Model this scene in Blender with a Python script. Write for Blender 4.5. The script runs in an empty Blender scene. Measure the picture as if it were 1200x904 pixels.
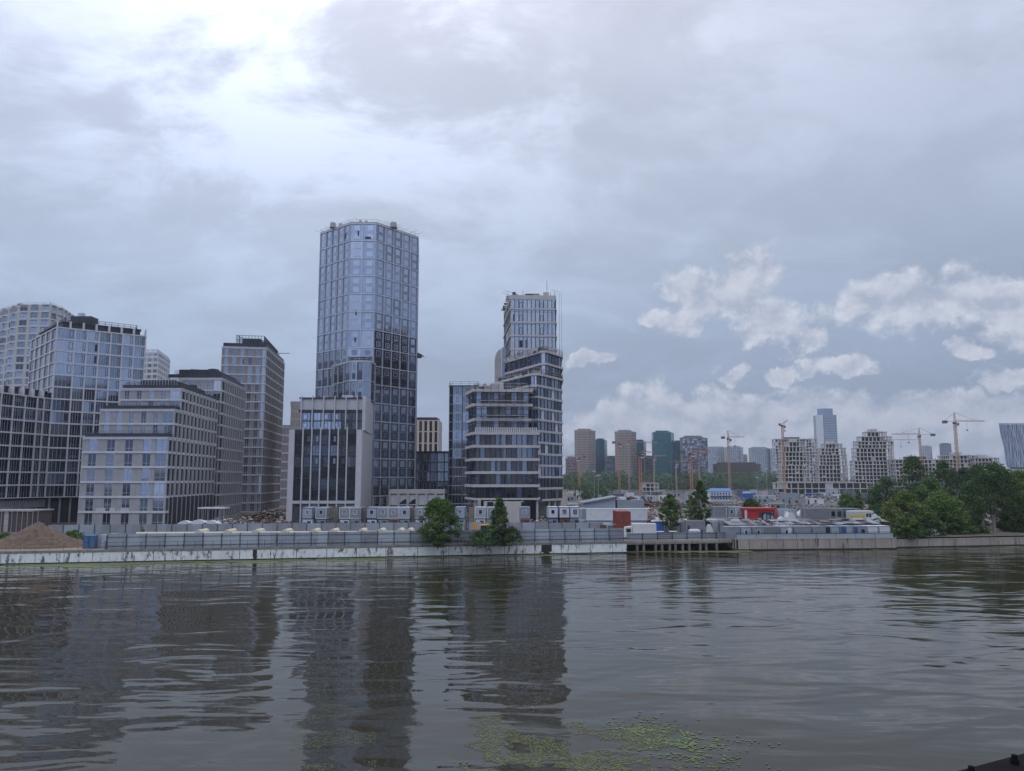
import bpy, math, random
from math import sin, cos, tan, atan, atan2, radians as R, pi, degrees
from mathutils import Vector
random.seed(7)
# ------------------------------------------------------------ camera, sky, sun, exposure
scene = bpy.context.scene
H = 14.0; FP = 901.0; T = atan(110/901.0); CT, ST = cos(T), sin(T)
cam = bpy.data.cameras.new('camera'); camo = bpy.data.objects.new('camera', cam)
scene.collection.objects.link(camo); scene.camera = camo
cam.sensor_width = 36; cam.lens = FP/1200*36; cam.clip_start = 0.1; cam.clip_end = 20000
camo.location = (0, 0, H); camo.rotation_euler = (pi/2 + T, 0, 0)
scene.view_settings.view_transform = 'Standard'; scene.view_settings.look = 'None'
scene.view_settings.exposure = 0.0; scene.view_settings.gamma = 1
SUN_AZ, SUN_EL = -8.0, 48.0
sl = bpy.data.lights.new('sun', 'SUN'); sl.energy = 0.5; sl.angle = R(25); sl.color = (1, .96, .9)
so = bpy.data.objects.new('sun', sl); scene.collection.objects.link(so)
sdir = Vector((sin(R(SUN_AZ))*cos(R(SUN_EL)), cos(R(SUN_AZ))*cos(R(SUN_EL)), sin(R(SUN_EL))))
so.rotation_euler = sdir.to_track_quat('Z', 'Y').to_euler(); so.location = (0, 0, 300)

def s2l(c):
    return tuple(((x/255)/12.92 if x/255 <= .04045 else (((x/255)+.055)/1.055)**2.4) for x in c)

def azel(px, py):
    u = (px-600)/FP; v = (452-py)/FP
    x, y, z = u, CT - v*ST, ST + v*CT
    return degrees(atan2(x, y)), degrees(atan2(z, math.hypot(x, y)))

DECK = (7.7, 2.2, 1)
def make_world():
    w = bpy.data.worlds.new('World'); scene.world = w; w.use_nodes = True
    nt = w.node_tree; N = nt.nodes; L = nt.links; N.clear()
    def node(t, **k):
        n = N.new(t)
        for a, b in k.items(): setattr(n, a, b)
        return n
    def put(sock, v):
        if isinstance(v, bpy.types.NodeSocket): L.new(v, sock)
        else: sock.default_value = v
    def M(op, a, b=0.0, c=0.0, clamp=False):
        n = node('ShaderNodeMath', operation=op, use_clamp=clamp)
        put(n.inputs[0], a); put(n.inputs[1], b); put(n.inputs[2], c)
        return n.outputs[0]
    def VM(op, a, b=(0, 0, 0), out=0):
        n = node('ShaderNodeVectorMath', operation=op); put(n.inputs[0], a); put(n.inputs[1], b)
        return n.outputs[out]
    def mapr(v, a, b, c, d, mode='SMOOTHSTEP'):
        n = node('ShaderNodeMapRange', interpolation_type=mode)
        put(n.inputs[0], v); put(n.inputs[1], a); put(n.inputs[2], b); put(n.inputs[3], c); put(n.inputs[4], d)
        return n.outputs[0]
    def mix(f, a, b):
        n = node('ShaderNodeMix', data_type='RGBA'); put(n.inputs[0], f); put(n.inputs[6], a); put(n.inputs[7], b)
        return n.outputs[2]
    def ramp(v, stops):
        n = node('ShaderNodeValToRGB'); cr = n.color_ramp; cr.interpolation = 'B_SPLINE' if False else 'LINEAR'
        while len(cr.elements) < len(stops): cr.elements.new(.5)
        for e, (p, c) in zip(cr.elements, stops): e.position = p; e.color = c + (1,)
        put(n.inputs[0], v); return n.outputs[0]
    def noise(vec, sc, det=6, rough=.55, dist=0):
        n = node('ShaderNodeTexNoise'); put(n.inputs['Vector'], vec)
        n.inputs['Scale'].default_value = sc; n.inputs['Detail'].default_value = det
        n.inputs['Roughness'].default_value = rough; n.inputs['Distortion'].default_value = dist
        return n.outputs[0]
    tc = node('ShaderNodeTexCoord').outputs['Generated']
    sep = node('ShaderNodeSeparateXYZ'); L.new(tc, sep.inputs[0]); x, y, z = sep.outputs
    az = M('MULTIPLY', M('ARCTAN2', x, y), 57.2958)
    el = M('MULTIPLY', M('ARCSINE', z), 57.2958)
    comb = node('ShaderNodeCombineXYZ'); put(comb.inputs[0], az); put(comb.inputs[1], el); ae = comb.outputs[0]
    # vertical gradient of the overcast
    g = ramp(mapr(el, -2.0, 42.0, 0.0, 1.0, 'LINEAR'), [
        (0.0, s2l((152, 165, 189))), (.14, s2l((148, 165, 192))), (.30, s2l((160, 177, 203))), (.45, s2l((182, 196, 220))),
        (.62, s2l((202, 213, 236))), (.78, s2l((220, 228, 250))), (1.0, s2l((236, 240, 255)))])
    # darker towards the right, the sun glow up behind the cloud
    side = mapr(az, -22.0, 32.0, 1.16, .90, 'LINEAR')
    gl = VM('LENGTH', VM('MULTIPLY', VM('SUBTRACT', ae, (-19, 33, 0)), (1/22, 1/15, 0)), out=1)
    glow = mapr(gl, 0.0, 1.35, 1.0, 0.0)
    back = mapr(M('ABSOLUTE', az), 60.0, 120.0, 0.0, 1.0)
    # layered cloud deck seen in perspective
    deck = node('ShaderNodeCombineXYZ'); den = M('ADD', M('MAXIMUM', z, 0.0), .38)
    put(deck.inputs[0], M('DIVIDE', x, den)); put(deck.inputs[1], M('DIVIDE', y, den)); dk = deck.outputs[0]
    n1 = noise(VM('ADD', VM('MULTIPLY', dk, (1.0, 1.35, 1)), DECK), 3.6, 10, .60, .35)
    n2 = noise(VM('ADD', VM('MULTIPLY', dk, (.8, 1.2, 1)), (4, 9, 2)), 1.7, 5, .5, .5)
    c1 = mapr(n1, .40, .64, -1.0, 1.0)
    c2 = mapr(n2, .36, .64, -1.0, 1.0)
    amp = mapr(el, 4.0, 30.0, .06, .16, 'LINEAR')
    amp = M('MULTIPLY', amp, mapr(az, 5.0, 30.0, 1.0, .55, 'LINEAR'))
    val = M('ADD', 1.0, M('ADD', M('MULTIPLY', c1, M('MULTIPLY', amp, .85)), M('MULTIPLY', c2, M('MULTIPLY', amp, .6))))
    # brighten in the glow, breaks burn out
    gb = M('MULTIPLY', glow, M('ADD', .10, M('MULTIPLY', mapr(n1, .44, .62, 0.0, 1.0), .36)))
    val = M('ADD', M('MULTIPLY', val, side), gb)
    val = M('MULTIPLY', val, mapr(back, 0.0, 1.0, 1.0, 1.35, 'LINEAR'))
    col = VM('SCALE', g); vs = col.node; put(vs.inputs[3], val)
    # low cumulus, gathered from soft ellipses broken up by noise
    blobs = [(850, 352, 62, 34), (888, 322, 34, 30), (900, 380, 48, 30), (805, 335, 34, 22), (790, 378, 34, 16), (936, 400, 20, 18), (985, 426, 40, 15),
             (1042, 352, 66, 33), (1118, 352, 60, 34), (1190, 358, 60, 32), (1240, 370, 60, 40),
             (805, 478, 90, 30), (745, 492, 90, 26), (880, 482, 100, 26), (985, 478, 110, 18), (1090, 484, 120, 20), (690, 512, 50, 16),
             (864, 436, 20, 13), (690, 420, 24, 9), (1132, 408, 26, 11), (1185, 440, 44, 14), (800, 520, 170, 34), (1000, 518, 220, 34), (920, 437, 22, 12)]
    acc = None
    nd = noise(VM('MULTIPLY', ae, (1, 1.15, 1)), .42, 10, .64, .15)
    nds = noise(VM('MULTIPLY', VM('ADD', ae, (-.45, .75, 0)), (1, 1.15, 1)), .42, 10, .60, .15)
    nd2 = noise(VM('ADD', ae, (31, 7, 3)), .16, 3, .5)
    wn = node('ShaderNodeTexNoise'); put(wn.inputs['Vector'], ae); wn.inputs['Scale'].default_value = .34; wn.inputs['Detail'].default_value = 5; wn.inputs['Roughness'].default_value = .6
    aw = VM('ADD', ae, VM('MULTIPLY', VM('SUBTRACT', wn.outputs['Color'], (.5, .5, .5)), (6.5, 4.2, 0)))
    for (bx, by, rx, ry) in blobs:
        a, e = azel(bx, by); ra = degrees(rx/FP); re = degrees(ry/FP)
        d = VM('LENGTH', VM('MULTIPLY', VM('SUBTRACT', aw, (a, e, 0)), (1/ra, 1/re, 0)), out=1)
        v = M('SUBTRACT', 1.04, d)
        acc = v if acc is None else M('MAXIMUM', acc, v)
    rest = mapr(az, 40.0, 60.0, 0.0, 1.0)
    acc = M('ADD', acc, M('MULTIPLY', M('SUBTRACT', nd, .485), 1.35))
    acc = M('ADD', acc, M('MULTIPLY', M('SUBTRACT', nd2, .5), .6))
    mask = mapr(acc, -.04, .44, 0.0, 1.0)
    core = mapr(acc, 0.1, 1.2, 0.0, 1.0)
    ccol = mix(mapr(M('SUBTRACT', nd, nds), -.13, .13, 0.0, 1.0, 'LINEAR'), s2l((172, 182, 204))+(1,), s2l((214, 219, 232))+(1,))
    ccol = mix(M('MULTIPLY', core, .35), ccol, s2l((168, 177, 199))+(1,))
    hz = mapr(el, 1.0, 8.0, .62, .95, 'LINEAR')
    col = mix(M('MULTIPLY', mask, hz), col, ccol)
    # the clear sky above it all (Nishita), a trace of it comes through
    sky = node('ShaderNodeTexSky', sky_type='NISHITA', sun_disc=False)
    sky.sun_elevation = R(SUN_EL); sky.sun_rotation = R(SUN_AZ); sky.air_density = 1.5; sky.dust_density = 3
    tens = VM('SCALE', col); put(tens.node.inputs[3], 10.0)
    fin = mix(.04, tens, sky.outputs[0])
    bg = node('ShaderNodeBackground'); L.new(fin, bg.inputs[0]); bg.inputs[1].default_value = .1
    out = node('ShaderNodeOutputWorld'); L.new(bg.outputs[0], out.inputs[0])
make_world()

# ------------------------------------------------------------ projection helpers (pixel of the 1200x904 photo -> place)
def te(py): return tan(T + atan((452-py)/FP))          # slope of the sight line at a row
def zof(py, Y): return H + Y*te(py)
def X(px, Y, z=H): return (px-600)/FP*(Y*CT + (z-H)*ST)
def Yg(py, z=2.0): return (z-H)/te(py)
def Yt(py, z): return (z-H)/te(py)
def PX(px, Y, z=H): return (X(px, Y, z), Y)

# ------------------------------------------------------------ materials
MAT = {}
def mat(name, col, rough=.8, metal=0.0, var=.12, scale=.6, spec=None, streak=0.0, bump=0.0, stain=None):
    if name in MAT: return MAT[name]
    m = bpy.data.materials.new(name); m.use_nodes = True; nt = m.node_tree; N = nt.nodes; L = nt.links
    b = N['Principled BSDF']; b.inputs['Roughness'].default_value = rough; b.inputs['Metallic'].default_value = metal
    if spec is not None: b.inputs['Specular IOR Level'].default_value = spec
    tc = N.new('ShaderNodeTexCoord'); mp = N.new('ShaderNodeMapping'); L.new(tc.outputs['Object'], mp.inputs[0])
    if streak: mp.inputs['Scale'].default_value = (1, 1, 1/(1+streak))
    n = N.new('ShaderNodeTexNoise'); n.inputs['Scale'].default_value = scale; n.inputs['Detail'].default_value = 6
    n.inputs['Roughness'].default_value = .65
    L.new(mp.outputs[0], n.inputs['Vector'])
    r = N.new('ShaderNodeValToRGB'); r.color_ramp.elements[0].position = .32; r.color_ramp.elements[1].position = .68
    a = tuple(c*(1-var) for c in col); c2 = tuple(min(1, c*(1+var)) for c in col)
    r.color_ramp.elements[0].color = a+(1,); r.color_ramp.elements[1].color = c2+(1,)
    L.new(n.outputs[0], r.inputs[0]); last = r.outputs[0]
    if stain:
        sc, thr, scol, st = stain
        mp2 = N.new('ShaderNodeMapping'); L.new(tc.outputs['Object'], mp2.inputs[0]); mp2.inputs['Scale'].default_value = (1, 1, st)
        n2 = N.new('ShaderNodeTexNoise'); n2.inputs['Scale'].default_value = sc; n2.inputs['Detail'].default_value = 7; n2.inputs['Roughness'].default_value = .7
        L.new(mp2.outputs[0], n2.inputs['Vector'])
        r2 = N.new('ShaderNodeValToRGB'); r2.color_ramp.elements[0].position = thr; r2.color_ramp.elements[1].position = thr+.1
        r2.color_ramp.elements[0].color = (0, 0, 0, 1); r2.color_ramp.elements[1].color = (1, 1, 1, 1)
        L.new(n2.outputs[0], r2.inputs[0])
        mx = N.new('ShaderNodeMix'); mx.data_type = 'RGBA'; L.new(r2.outputs[0], mx.inputs[0]); L.new(last, mx.inputs[6]); mx.inputs[7].default_value = scol+(1,)
        last = mx.outputs[2]
    L.new(last, b.inputs['Base Color'])
    if bump:
        bp = N.new('ShaderNodeBump'); bp.inputs['Strength'].default_value = bump; bp.inputs['Distance'].default_value = .1
        L.new(n.outputs[0], bp.inputs['Height']); L.new(bp.outputs[0], b.inputs['Normal'])
    MAT[name] = m; return m

def glass(name, col, metal=.85, rough=.04):
    return mat(name, col, rough, metal, .10, .35)

stone = mat('stone_cladding', (.34, .34, .365), .8, 0, .10, .5, bump=.0)
stone_band = mat('pale_band', (.56, .56, .60), .7, 0, .06, .8)
stone_b = mat('warm_stone', (.28, .26, .265), .8, 0, .12, .6)
pale_wall = mat('pale_render', (.46, .45, .45), .8, 0, .06, .4)
beige_wall = mat('beige_render', (.52, .44, .37), .8, 0, .06, .4)
roof_dark = mat('dark_metal_roof', (.035, .04, .055), .5, .3, .15)
alu = mat('aluminium_trim', (.50, .52, .58), .45, .4, .08)
alu_pale = mat('pale_aluminium_trim', (.50, .51, .56), .5, .2, .08)
dark_metal = mat('dark_metal', (.05, .055, .065), .5, .5, .15)
frame_dark = mat('dark_window_frame', (.03, .035, .045), .5, .2, .1)
white_clad = mat('white_cladding', (.50, .50, .54), .6, 0, .06, .5)
concrete = mat('raw_concrete', (.36, .34, .33), .9, 0, .18, .35, streak=2)
concrete_l = mat('light_concrete', (.46, .44, .43), .9, 0, .15, .3, streak=2)
dark_in = mat('unlit_interior', (.03, .03, .035), .9)
g_blue = glass('blue_glass', (.30, .35, .47))
g_blue2 = glass('pale_blue_glass', (.40, .45, .56))
g_mid = glass('grey_blue_glass', (.20, .235, .30))
g_dark = glass('dark_glass', (.085, .10, .14))
g_deep = glass('deep_glass', (.045, .055, .075), .5)
g_black = mat('open_window', (.012, .014, .02), .3, .2)
g_soft = glass('soft_grey_blue_glass', (.25, .285, .36))
g_white = glass('silver_glass', (.48, .50, .57))

# ------------------------------------------------------------ mesh builder
class Fr:                                    # a facade frame: u along, n outwards, z up
    def __init__(s, p0, p1):
        s.p0 = Vector((p0[0], p0[1])); d = Vector((p1[0], p1[1])) - s.p0; s.W = d.length; s.d = d/s.W
        s.n = Vector((s.d.y, -s.d.x))        # outward when going left to right as seen from outside
    def pt(s, u, n, z):
        q = s.p0 + s.d*u + s.n*n; return (q.x, q.y, z)

class MB:
    def __init__(s): s.v = []; s.f = []; s.m = []; s.mats = []
    def mi(s, m):
        if m not in s.mats: s.mats.append(m)
        return s.mats.index(m)
    def poly(s, pts, m):
        b = len(s.v); s.v += [tuple(p) for p in pts]; s.f.append(tuple(range(b, b+len(pts)))); s.m.append(s.mi(m))
    def hexa(s, c, m):                       # 8 corners: bottom 4, top 4
        b = len(s.v); s.v += [tuple(p) for p in c]; k = s.mi(m)
        for q in ((0, 3, 2, 1), (4, 5, 6, 7), (0, 1, 5, 4), (1, 2, 6, 5), (2, 3, 7, 6), (3, 0, 4, 7)):
            s.f.append(tuple(b+i for i in q)); s.m.append(k)
    def box(s, x0, x1, y0, y1, z0, z1, m):
        s.hexa([(x0, y0, z0), (x1, y0, z0), (x1, y1, z0), (x0, y1, z0), (x0, y0, z1), (x1, y0, z1), (x1, y1, z1), (x0, y1, z1)], m)
    def fbox(s, F, u0, u1, n0, n1, z0, z1, m):
        P = F.pt
        s.hexa([P(u0, n1, z0), P(u1, n1, z0), P(u1, n0, z0), P(u0, n0, z0), P(u0, n1, z1), P(u1, n1, z1), P(u1, n0, z1), P(u0, n0, z1)], m)
    def prism(s, pl, z0, z1, m, mtop=None, s_top=None):
        n = len(pl); b = len(s.v); k = s.mi(m); kt = s.mi(mtop or m)
        top = s_top or pl
        s.v += [(p[0], p[1], z0) for p in pl] + [(p[0], p[1], z1) for p in top]
        for i in range(n):
            j = (i+1) % n; s.f.append((b+i, b+j, b+n+j, b+n+i)); s.m.append(k)
        s.f.append(tuple(b+n+i for i in range(n))); s.m.append(kt)
        s.f.append(tuple(b+i for i in reversed(range(n)))); s.m.append(k)
    def bar(s, p, q, r, m, r2=None, sides=4):
        p, q = Vector(p), Vector(q); d = (q-p)
        if d.length < 1e-6: return
        d.normalize(); a = d.cross(Vector((0, 0, 1)))
        if a.length < .01: a = Vector((1, 0, 0))
        a.normalize(); c = d.cross(a); r2 = r if r2 is None else r2; b = len(s.v); k = s.mi(m)
        for (o, rr) in ((p, r), (q, r2)):
            for i in range(sides):
                t = 2*pi*(i+.5)/sides; s.v.append(tuple(o + a*cos(t)*rr + c*sin(t)*rr))
        for i in range(sides):
            j = (i+1) % sides; s.f.append((b+i, b+j, b+sides+j, b+sides+i)); s.m.append(k)
        s.f.append(tuple(b+i for i in reversed(range(sides)))); s.m.append(k)
        s.f.append(tuple(b+sides+i for i in range(sides))); s.m.append(k)
    def join(s, o):
        b = len(s.v); s.v += o.v; idx = [s.mi(m) for m in o.mats]
        s.f += [tuple(b+i for i in f) for f in o.f]; s.m += [idx[k] for k in o.m]
    def build(s, name, parent=None, origin=None, smooth=False, kind=None):
        if not s.v: return None
        o0 = Vector(origin) if origin is not None else (parent.location.copy() if parent is not None and parent.type == 'EMPTY' and parent.parent is None and parent.get('_w') else Vector((0, 0, 0)))
        me = bpy.data.meshes.new(name)
        me.from_pydata([(a-o0.x, b-o0.y, c-o0.z) for a, b, c in s.v], [], s.f)
        for m in s.mats: me.materials.append(m)
        me.polygons.foreach_set('material_index', s.m)
        if smooth: me.polygons.foreach_set('use_smooth', [True]*len(me.polygons))
        me.update()
        ob = bpy.data.objects.new(name, me); scene.collection.objects.link(ob)
        if parent is not None: ob.parent = parent
        elif origin is not None: ob.location = o0
        if kind: ob['kind'] = kind
        return ob

def tag(o, label=None, cat=None, group=None, kind=None):
    if label: o['label'] = label
    if cat: o['category'] = cat
    if group: o['group'] = group
    if kind: o['kind'] = kind
    return o
def empty(name, loc, label=None, cat=None, group=None, rz=0, world=True):
    o = bpy.data.objects.new(name, None); scene.collection.objects.link(o); o.location = loc; o.rotation_euler = (0, 0, rz)
    o.empty_display_size = .5
    if world: o['_w'] = 1                  # children are given in world coordinates
    return tag(o, label, cat, group)
def copy_tree(o, parent=None):
    c = o.copy(); scene.collection.objects.link(c)
    if parent is not None: c.parent = parent
    for ch in list(o.children): copy_tree(ch, c)
    return c

# ------------------------------------------------------------ buildings
class Building:
    def __init__(s, name, loc, label, cat='building', group=None):
        s.root = empty(name, loc, label, cat, group); s.parts = {}; s.order = []; s.win = []; s.wname = 'window'
    def __getitem__(s, k):
        if k not in s.parts: s.parts[k] = MB(); s.order.append(k)
        return s.parts[k]
    def single(s, name, mb): mb.build(name, s.root)
    def finish(s, cap=98):
        for k in s.order: s.parts[k].build(k, s.root)
        s.win.sort(key=lambda t: -t[0]); rest = MB()
        for i, (sc, mb) in enumerate(s.win):
            if i < cap: mb.build(s.wname, s.root)
            else: rest.join(mb)
        if rest.v: rest.build(s.wname, s.root, kind='stuff')
        if '_w' in s.root: pass

def window(B, F, u0, u1, z0, z1, gl, n=-.15, fr=.08, fm=None, mull=(), trans=(), sash=None, sashm=None, tilt=.004, score=None):
    mb = MB(); fm = fm or alu
    a, b = random.gauss(0, tilt), random.gauss(0, tilt); w = u1-u0; h = z1-z0
    mb.poly([F.pt(u0, n-a*w, z0), F.pt(u1, n+a*w, z0), F.pt(u1, n+a*w+b*h, z1), F.pt(u0, n-a*w+b*h, z1)], gl)
    if fr > 0:
        k = n+.05+abs(a)*w
        mb.fbox(F, u0, u0+fr, n-.03, k, z0, z1, fm); mb.fbox(F, u1-fr, u1, n-.03, k, z0, z1, fm)
        mb.fbox(F, u0+fr, u1-fr, n-.03, k-.004, z0, z0+fr, fm); mb.fbox(F, u0+fr, u1-fr, n-.03, k-.004, z1-fr, z1, fm)
        for t in mull: mb.fbox(F, u0+w*t-fr/2, u0+w*t+fr/2, n-.03, k-.008, z0+fr, z1-fr, fm)
        for t in trans: mb.fbox(F, u0+fr, u1-fr, n-.03, k-.012, z0+h*t-fr/2, z0+h*t+fr/2, fm)
    if sash:
        for (a0, a1, c0, c1, mm, fill) in sash:
            k = n+.07+abs(a)*w+abs(b)*h; x0, x1, y0, y1 = u0+w*a0, u0+w*a1, z0+h*c0, z0+h*c1; q = .11
            if fill: mb.fbox(F, x0+q, x1-q, n-.02, k-.02, y0+q, y1-q, fill)
            mb.fbox(F, x0, x0+q, n-.02, k, y0, y1, mm); mb.fbox(F, x1-q, x1, n-.02, k, y0, y1, mm)
            mb.fbox(F, x0+q, x1-q, n-.02, k-.003, y0, y0+q, mm); mb.fbox(F, x0+q, x1-q, n-.02, k-.003, y1-q, y1, mm)
    c = F.pt((u0+u1)/2, 0, (z0+z1)/2)
    B.win.append(((w*h*max(.15, -(F.n.x*c[0]+F.n.y*c[1])/math.hypot(c[0], c[1])))/(c[0]**2+c[1]**2) if score is None else score, mb))

def facade(B, p0, p1, z0, z1, cols, rows, st, rect=None):
    """cols: int or list of widths; rows: storeys. st: style dict"""
    F = Fr(p0, p1); W = F.W
    ws = [1]*cols if isinstance(cols, int) else list(cols); k = W/sum(ws); us = [0]
    for w in ws: us.append(us[-1]+w*k)
    ch = (z1-z0)/rows; wall = B[st.get('wall_part', 'wall')]
    pm, bm = st.get('pier_mat', stone), st.get('band_mat', stone_band); pw, bh = st['pier'], st['band']
    pn, bn = st.get('pier_n', 0.0), st.get('band_n', .05); wa, wb = st.get('wx', (0, 1)); wz0, wz1 = st.get('wz', (0, 1))
    if pw > 0:
        for i, u in enumerate(us):
            a, b = max(0, u-pw/2), min(W, u+pw/2)
            if i == 0: a, b = 0, pw/2
            if i == len(us)-1: a, b = W-pw/2, W
            wall.fbox(F, a, b, -.32, pn, z0, z1-.02, pm)
    if bh > 0:
        every = st.get('band_every', 1)
        for r in range(0, rows+1, every):
            z = z0+r*ch; a, b = z-bh/2, z+bh/2
            if r == rows: a, b = z1-bh, z1
            if r == 0: a, b = z0, z0+bh/2
            wall.fbox(F, -.02, W+.02, -.34, bn, a, b, bm)
    gl = st['glass']
    for r in range(rows):
        for c in range(len(ws)):
            if st.get('skip') and st['skip'](c, r, len(ws), rows): continue
            u0, u1 = us[c]+pw/2, us[c+1]-pw/2; zb, zt = z0+r*ch+bh/2, z0+(r+1)*ch-bh/2
            w = u1-u0; h = zt-zb; a, b = u0+w*wa, u0+w*wb; c0, c1 = zb+h*wz0, zb+h*wz1
            if wa > 0: wall.fbox(F, u0, a, -.3, -.03, zb, zt, pm)
            if wb < 1: wall.fbox(F, b, u1, -.3, -.03, zb, zt, pm)
            if wz0 > 0: wall.fbox(F, a, b, -.3, -.035, zb, c0, st.get('under', pm))
            if wz1 < 1: wall.fbox(F, a, b, -.3, -.035, c1, zt, pm)
            g = gl(c, r, len(ws), rows) if callable(gl) else random.choice(gl)
            sa = st.get('sash'); sa = sa(c, r) if callable(sa) else sa
            if random.random() < st.get('open', 0): sa = list(sa or []) ; sa = [(x[0], x[1], x[2], x[3], frame_dark, g_black) for x in sa] or [(.6, .9, .1, .8, frame_dark, g_black)]
            window(B, F, a, b, c0, c1, g, fr=st.get('fr', .08), fm=st.get('fm'), mull=st.get('mull', ()), trans=st.get('trans', ()), sash=sa, tilt=st.get('tilt', .004))
    return F

def inset(poly, d):
    # shrink a clockwise/anticlockwise simple polygon by d
    n = len(poly); area = sum(poly[i][0]*poly[(i+1) % n][1]-poly[(i+1) % n][0]*poly[i][1] for i in range(n)); sg = 1 if area > 0 else -1
    out = []
    for i in range(n):
        p = Vector(poly[i-1]); q = Vector(poly[i]); r = Vector(poly[(i+1) % n])
        a = (q-p).normalized(); b = (r-q).normalized(); na = Vector((-a.y, a.x))*sg; nb = Vector((-b.y, b.x))*sg
        m = na+nb; den = 1+na.dot(nb); m = m*(1/max(den, .3)); out.append((q.x+m.x*d, q.y+m.y*d))
    return out
def body(B, poly, z0, z1, m, top=None, part='wall', d=.3): B[part].prism(inset(poly, d), z0, z1-.03, m, top or roof_dark)

def roof_clutter(B, poly, z, n, seed, hmax=1.6, part='roof_plant'):
    rnd = random.Random(seed); xs = [p[0] for p in poly]; ys = [p[1] for p in poly]
    cx, cy = sum(xs)/len(xs), sum(ys)/len(ys)
    for i in range(n):
        p = rnd.choice(poly); t = rnd.uniform(.1, .8); x = cx+(p[0]-cx)*t; y = cy+(p[1]-cy)*t
        w, d, h = rnd.uniform(.5, 1.8), rnd.uniform(.5, 1.6), rnd.uniform(.4, hmax)
        mb = MB(); mb.box(x-w, x+w, y-d, y+d, z-.1, z+h+i*.003, rnd.choice([alu, dark_metal, concrete])); B.single(part, mb)
def rail(B, poly, z, h, m, part='roof_railing', step=2.0, r=.04, closed=True):
    mb = B[part]; n = len(poly)
    for i in range(n if closed else n-1):
        a = Vector(poly[i]); b = Vector(poly[(i+1) % n]); L = (b-a).length; k = max(1, int(L/step))
        for j in range(k+1):
            q = a+(b-a)*(j/k); mb.bar((q.x, q.y, z), (q.x, q.y, z+h), r, m)
        for t in (.5, 1.0): mb.bar((a.x, a.y, z+h*t), (b.x, b.y, z+h*t), r, m)

def inside_mix(*opts):
    ms = [m for m, w in opts for _ in range(w)]; return lambda c, r, C, Rr: random.choice(ms)
exec_parts = []
# ------------------------------------------------------------ river, ground, quays
QL = [(-600, 29.7), (-84.6, 129.7), (22.1, 150.4)]                    # left quay line (at the water)
GAP = [(22.1, 156.5), (43.9, 161.2)]
QR = [(44.4, 155.6), (78.1, 159.0)]
QF = [(78.1, 161.2), (108.4, 167.2), (900, 330)]
def make_river():
    m = bpy.data.materials.new('river_water'); m.use_nodes = True; nt = m.node_tree; N, L = nt.nodes, nt.links
    b = N['Principled BSDF']; b.inputs['Roughness'].default_value = .015; b.inputs['IOR'].default_value = 1.333; b.inputs['Specular IOR Level'].default_value = .40
    tc = N.new('ShaderNodeTexCoord')
    def noise(sx, sy, det, rough=.55, rot=0.0, dist=0.0, off=0):
        mp = N.new('ShaderNodeMapping'); mp.inputs['Scale'].default_value = (sx, sy, 1); mp.inputs['Rotation'].default_value = (0, 0, rot); mp.inputs['Location'].default_value = (off, off*.7, 0)
        L.new(tc.outputs['Object'], mp.inputs[0]); n = N.new('ShaderNodeTexNoise'); n.inputs['Scale'].default_value = 1
        n.inputs['Detail'].default_value = det; n.inputs['Roughness'].default_value = rough; n.inputs['Distortion'].default_value = dist
        L.new(mp.outputs[0], n.inputs['Vector']); return n.outputs[0]
    def M(op, a, c):
        n = N.new('ShaderNodeMath'); n.operation = op
        for s, v in ((n.inputs[0], a), (n.inputs[1], c)):
            if isinstance(v, bpy.types.NodeSocket): L.new(v, s)
            else: s.default_value = v
        return n.outputs[0]
    def mr(v, a, c, d, e):
        n = N.new('ShaderNodeMapRange'); n.interpolation_type = 'SMOOTHSTEP'; L.new(v, n.inputs[0])
        for i, q in enumerate((a, c, d, e)): n.inputs[i+1].default_value = q
        return n.outputs[0]
    # silt in the water
    silt = N.new('ShaderNodeValToRGB'); silt.color_ramp.elements[0].color = (.027, .025, .014, 1); silt.color_ramp.elements[1].color = (.044, .040, .024, 1)
    L.new(noise(.03, .05, 3), silt.inputs[0]); L.new(silt.outputs[0], b.inputs['Base Color'])
    swell = noise(.085, .18, 2, .5, R(-14), .6); swell2 = noise(.12, .40, 2, .5, R(6), .4, 17)                       # long low swells
    chop = noise(.50, 1.1, 4, .55, R(8), .6)
    fine = noise(1.6, 4.2, 4, .6, R(-5), .3)
    patch = mr(noise(.012, .035, 3, .5, R(10), .8, 31), .38, .62, .12, 1.0)  # calm and ruffled patches
    h = M('ADD', M('ADD', M('MULTIPLY', swell, 2.3), M('MULTIPLY', swell2, .55)), M('MULTIPLY', M('ADD', M('MULTIPLY', chop, .13), M('MULTIPLY', fine, .018)), patch))
    bp = N.new('ShaderNodeBump'); bp.inputs['Strength'].default_value = 1.0; bp.inputs['Distance'].default_value = .13
    L.new(h, bp.inputs['Height']); L.new(bp.outputs[0], b.inputs['Normal'])
    mb = MB(); mb.poly([(-900, -400, 0), (900, -400, 0), (900, 420, 0), (-900, 420, 0)], m)
    tag(mb.build('river'), kind='structure')
make_river()

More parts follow.
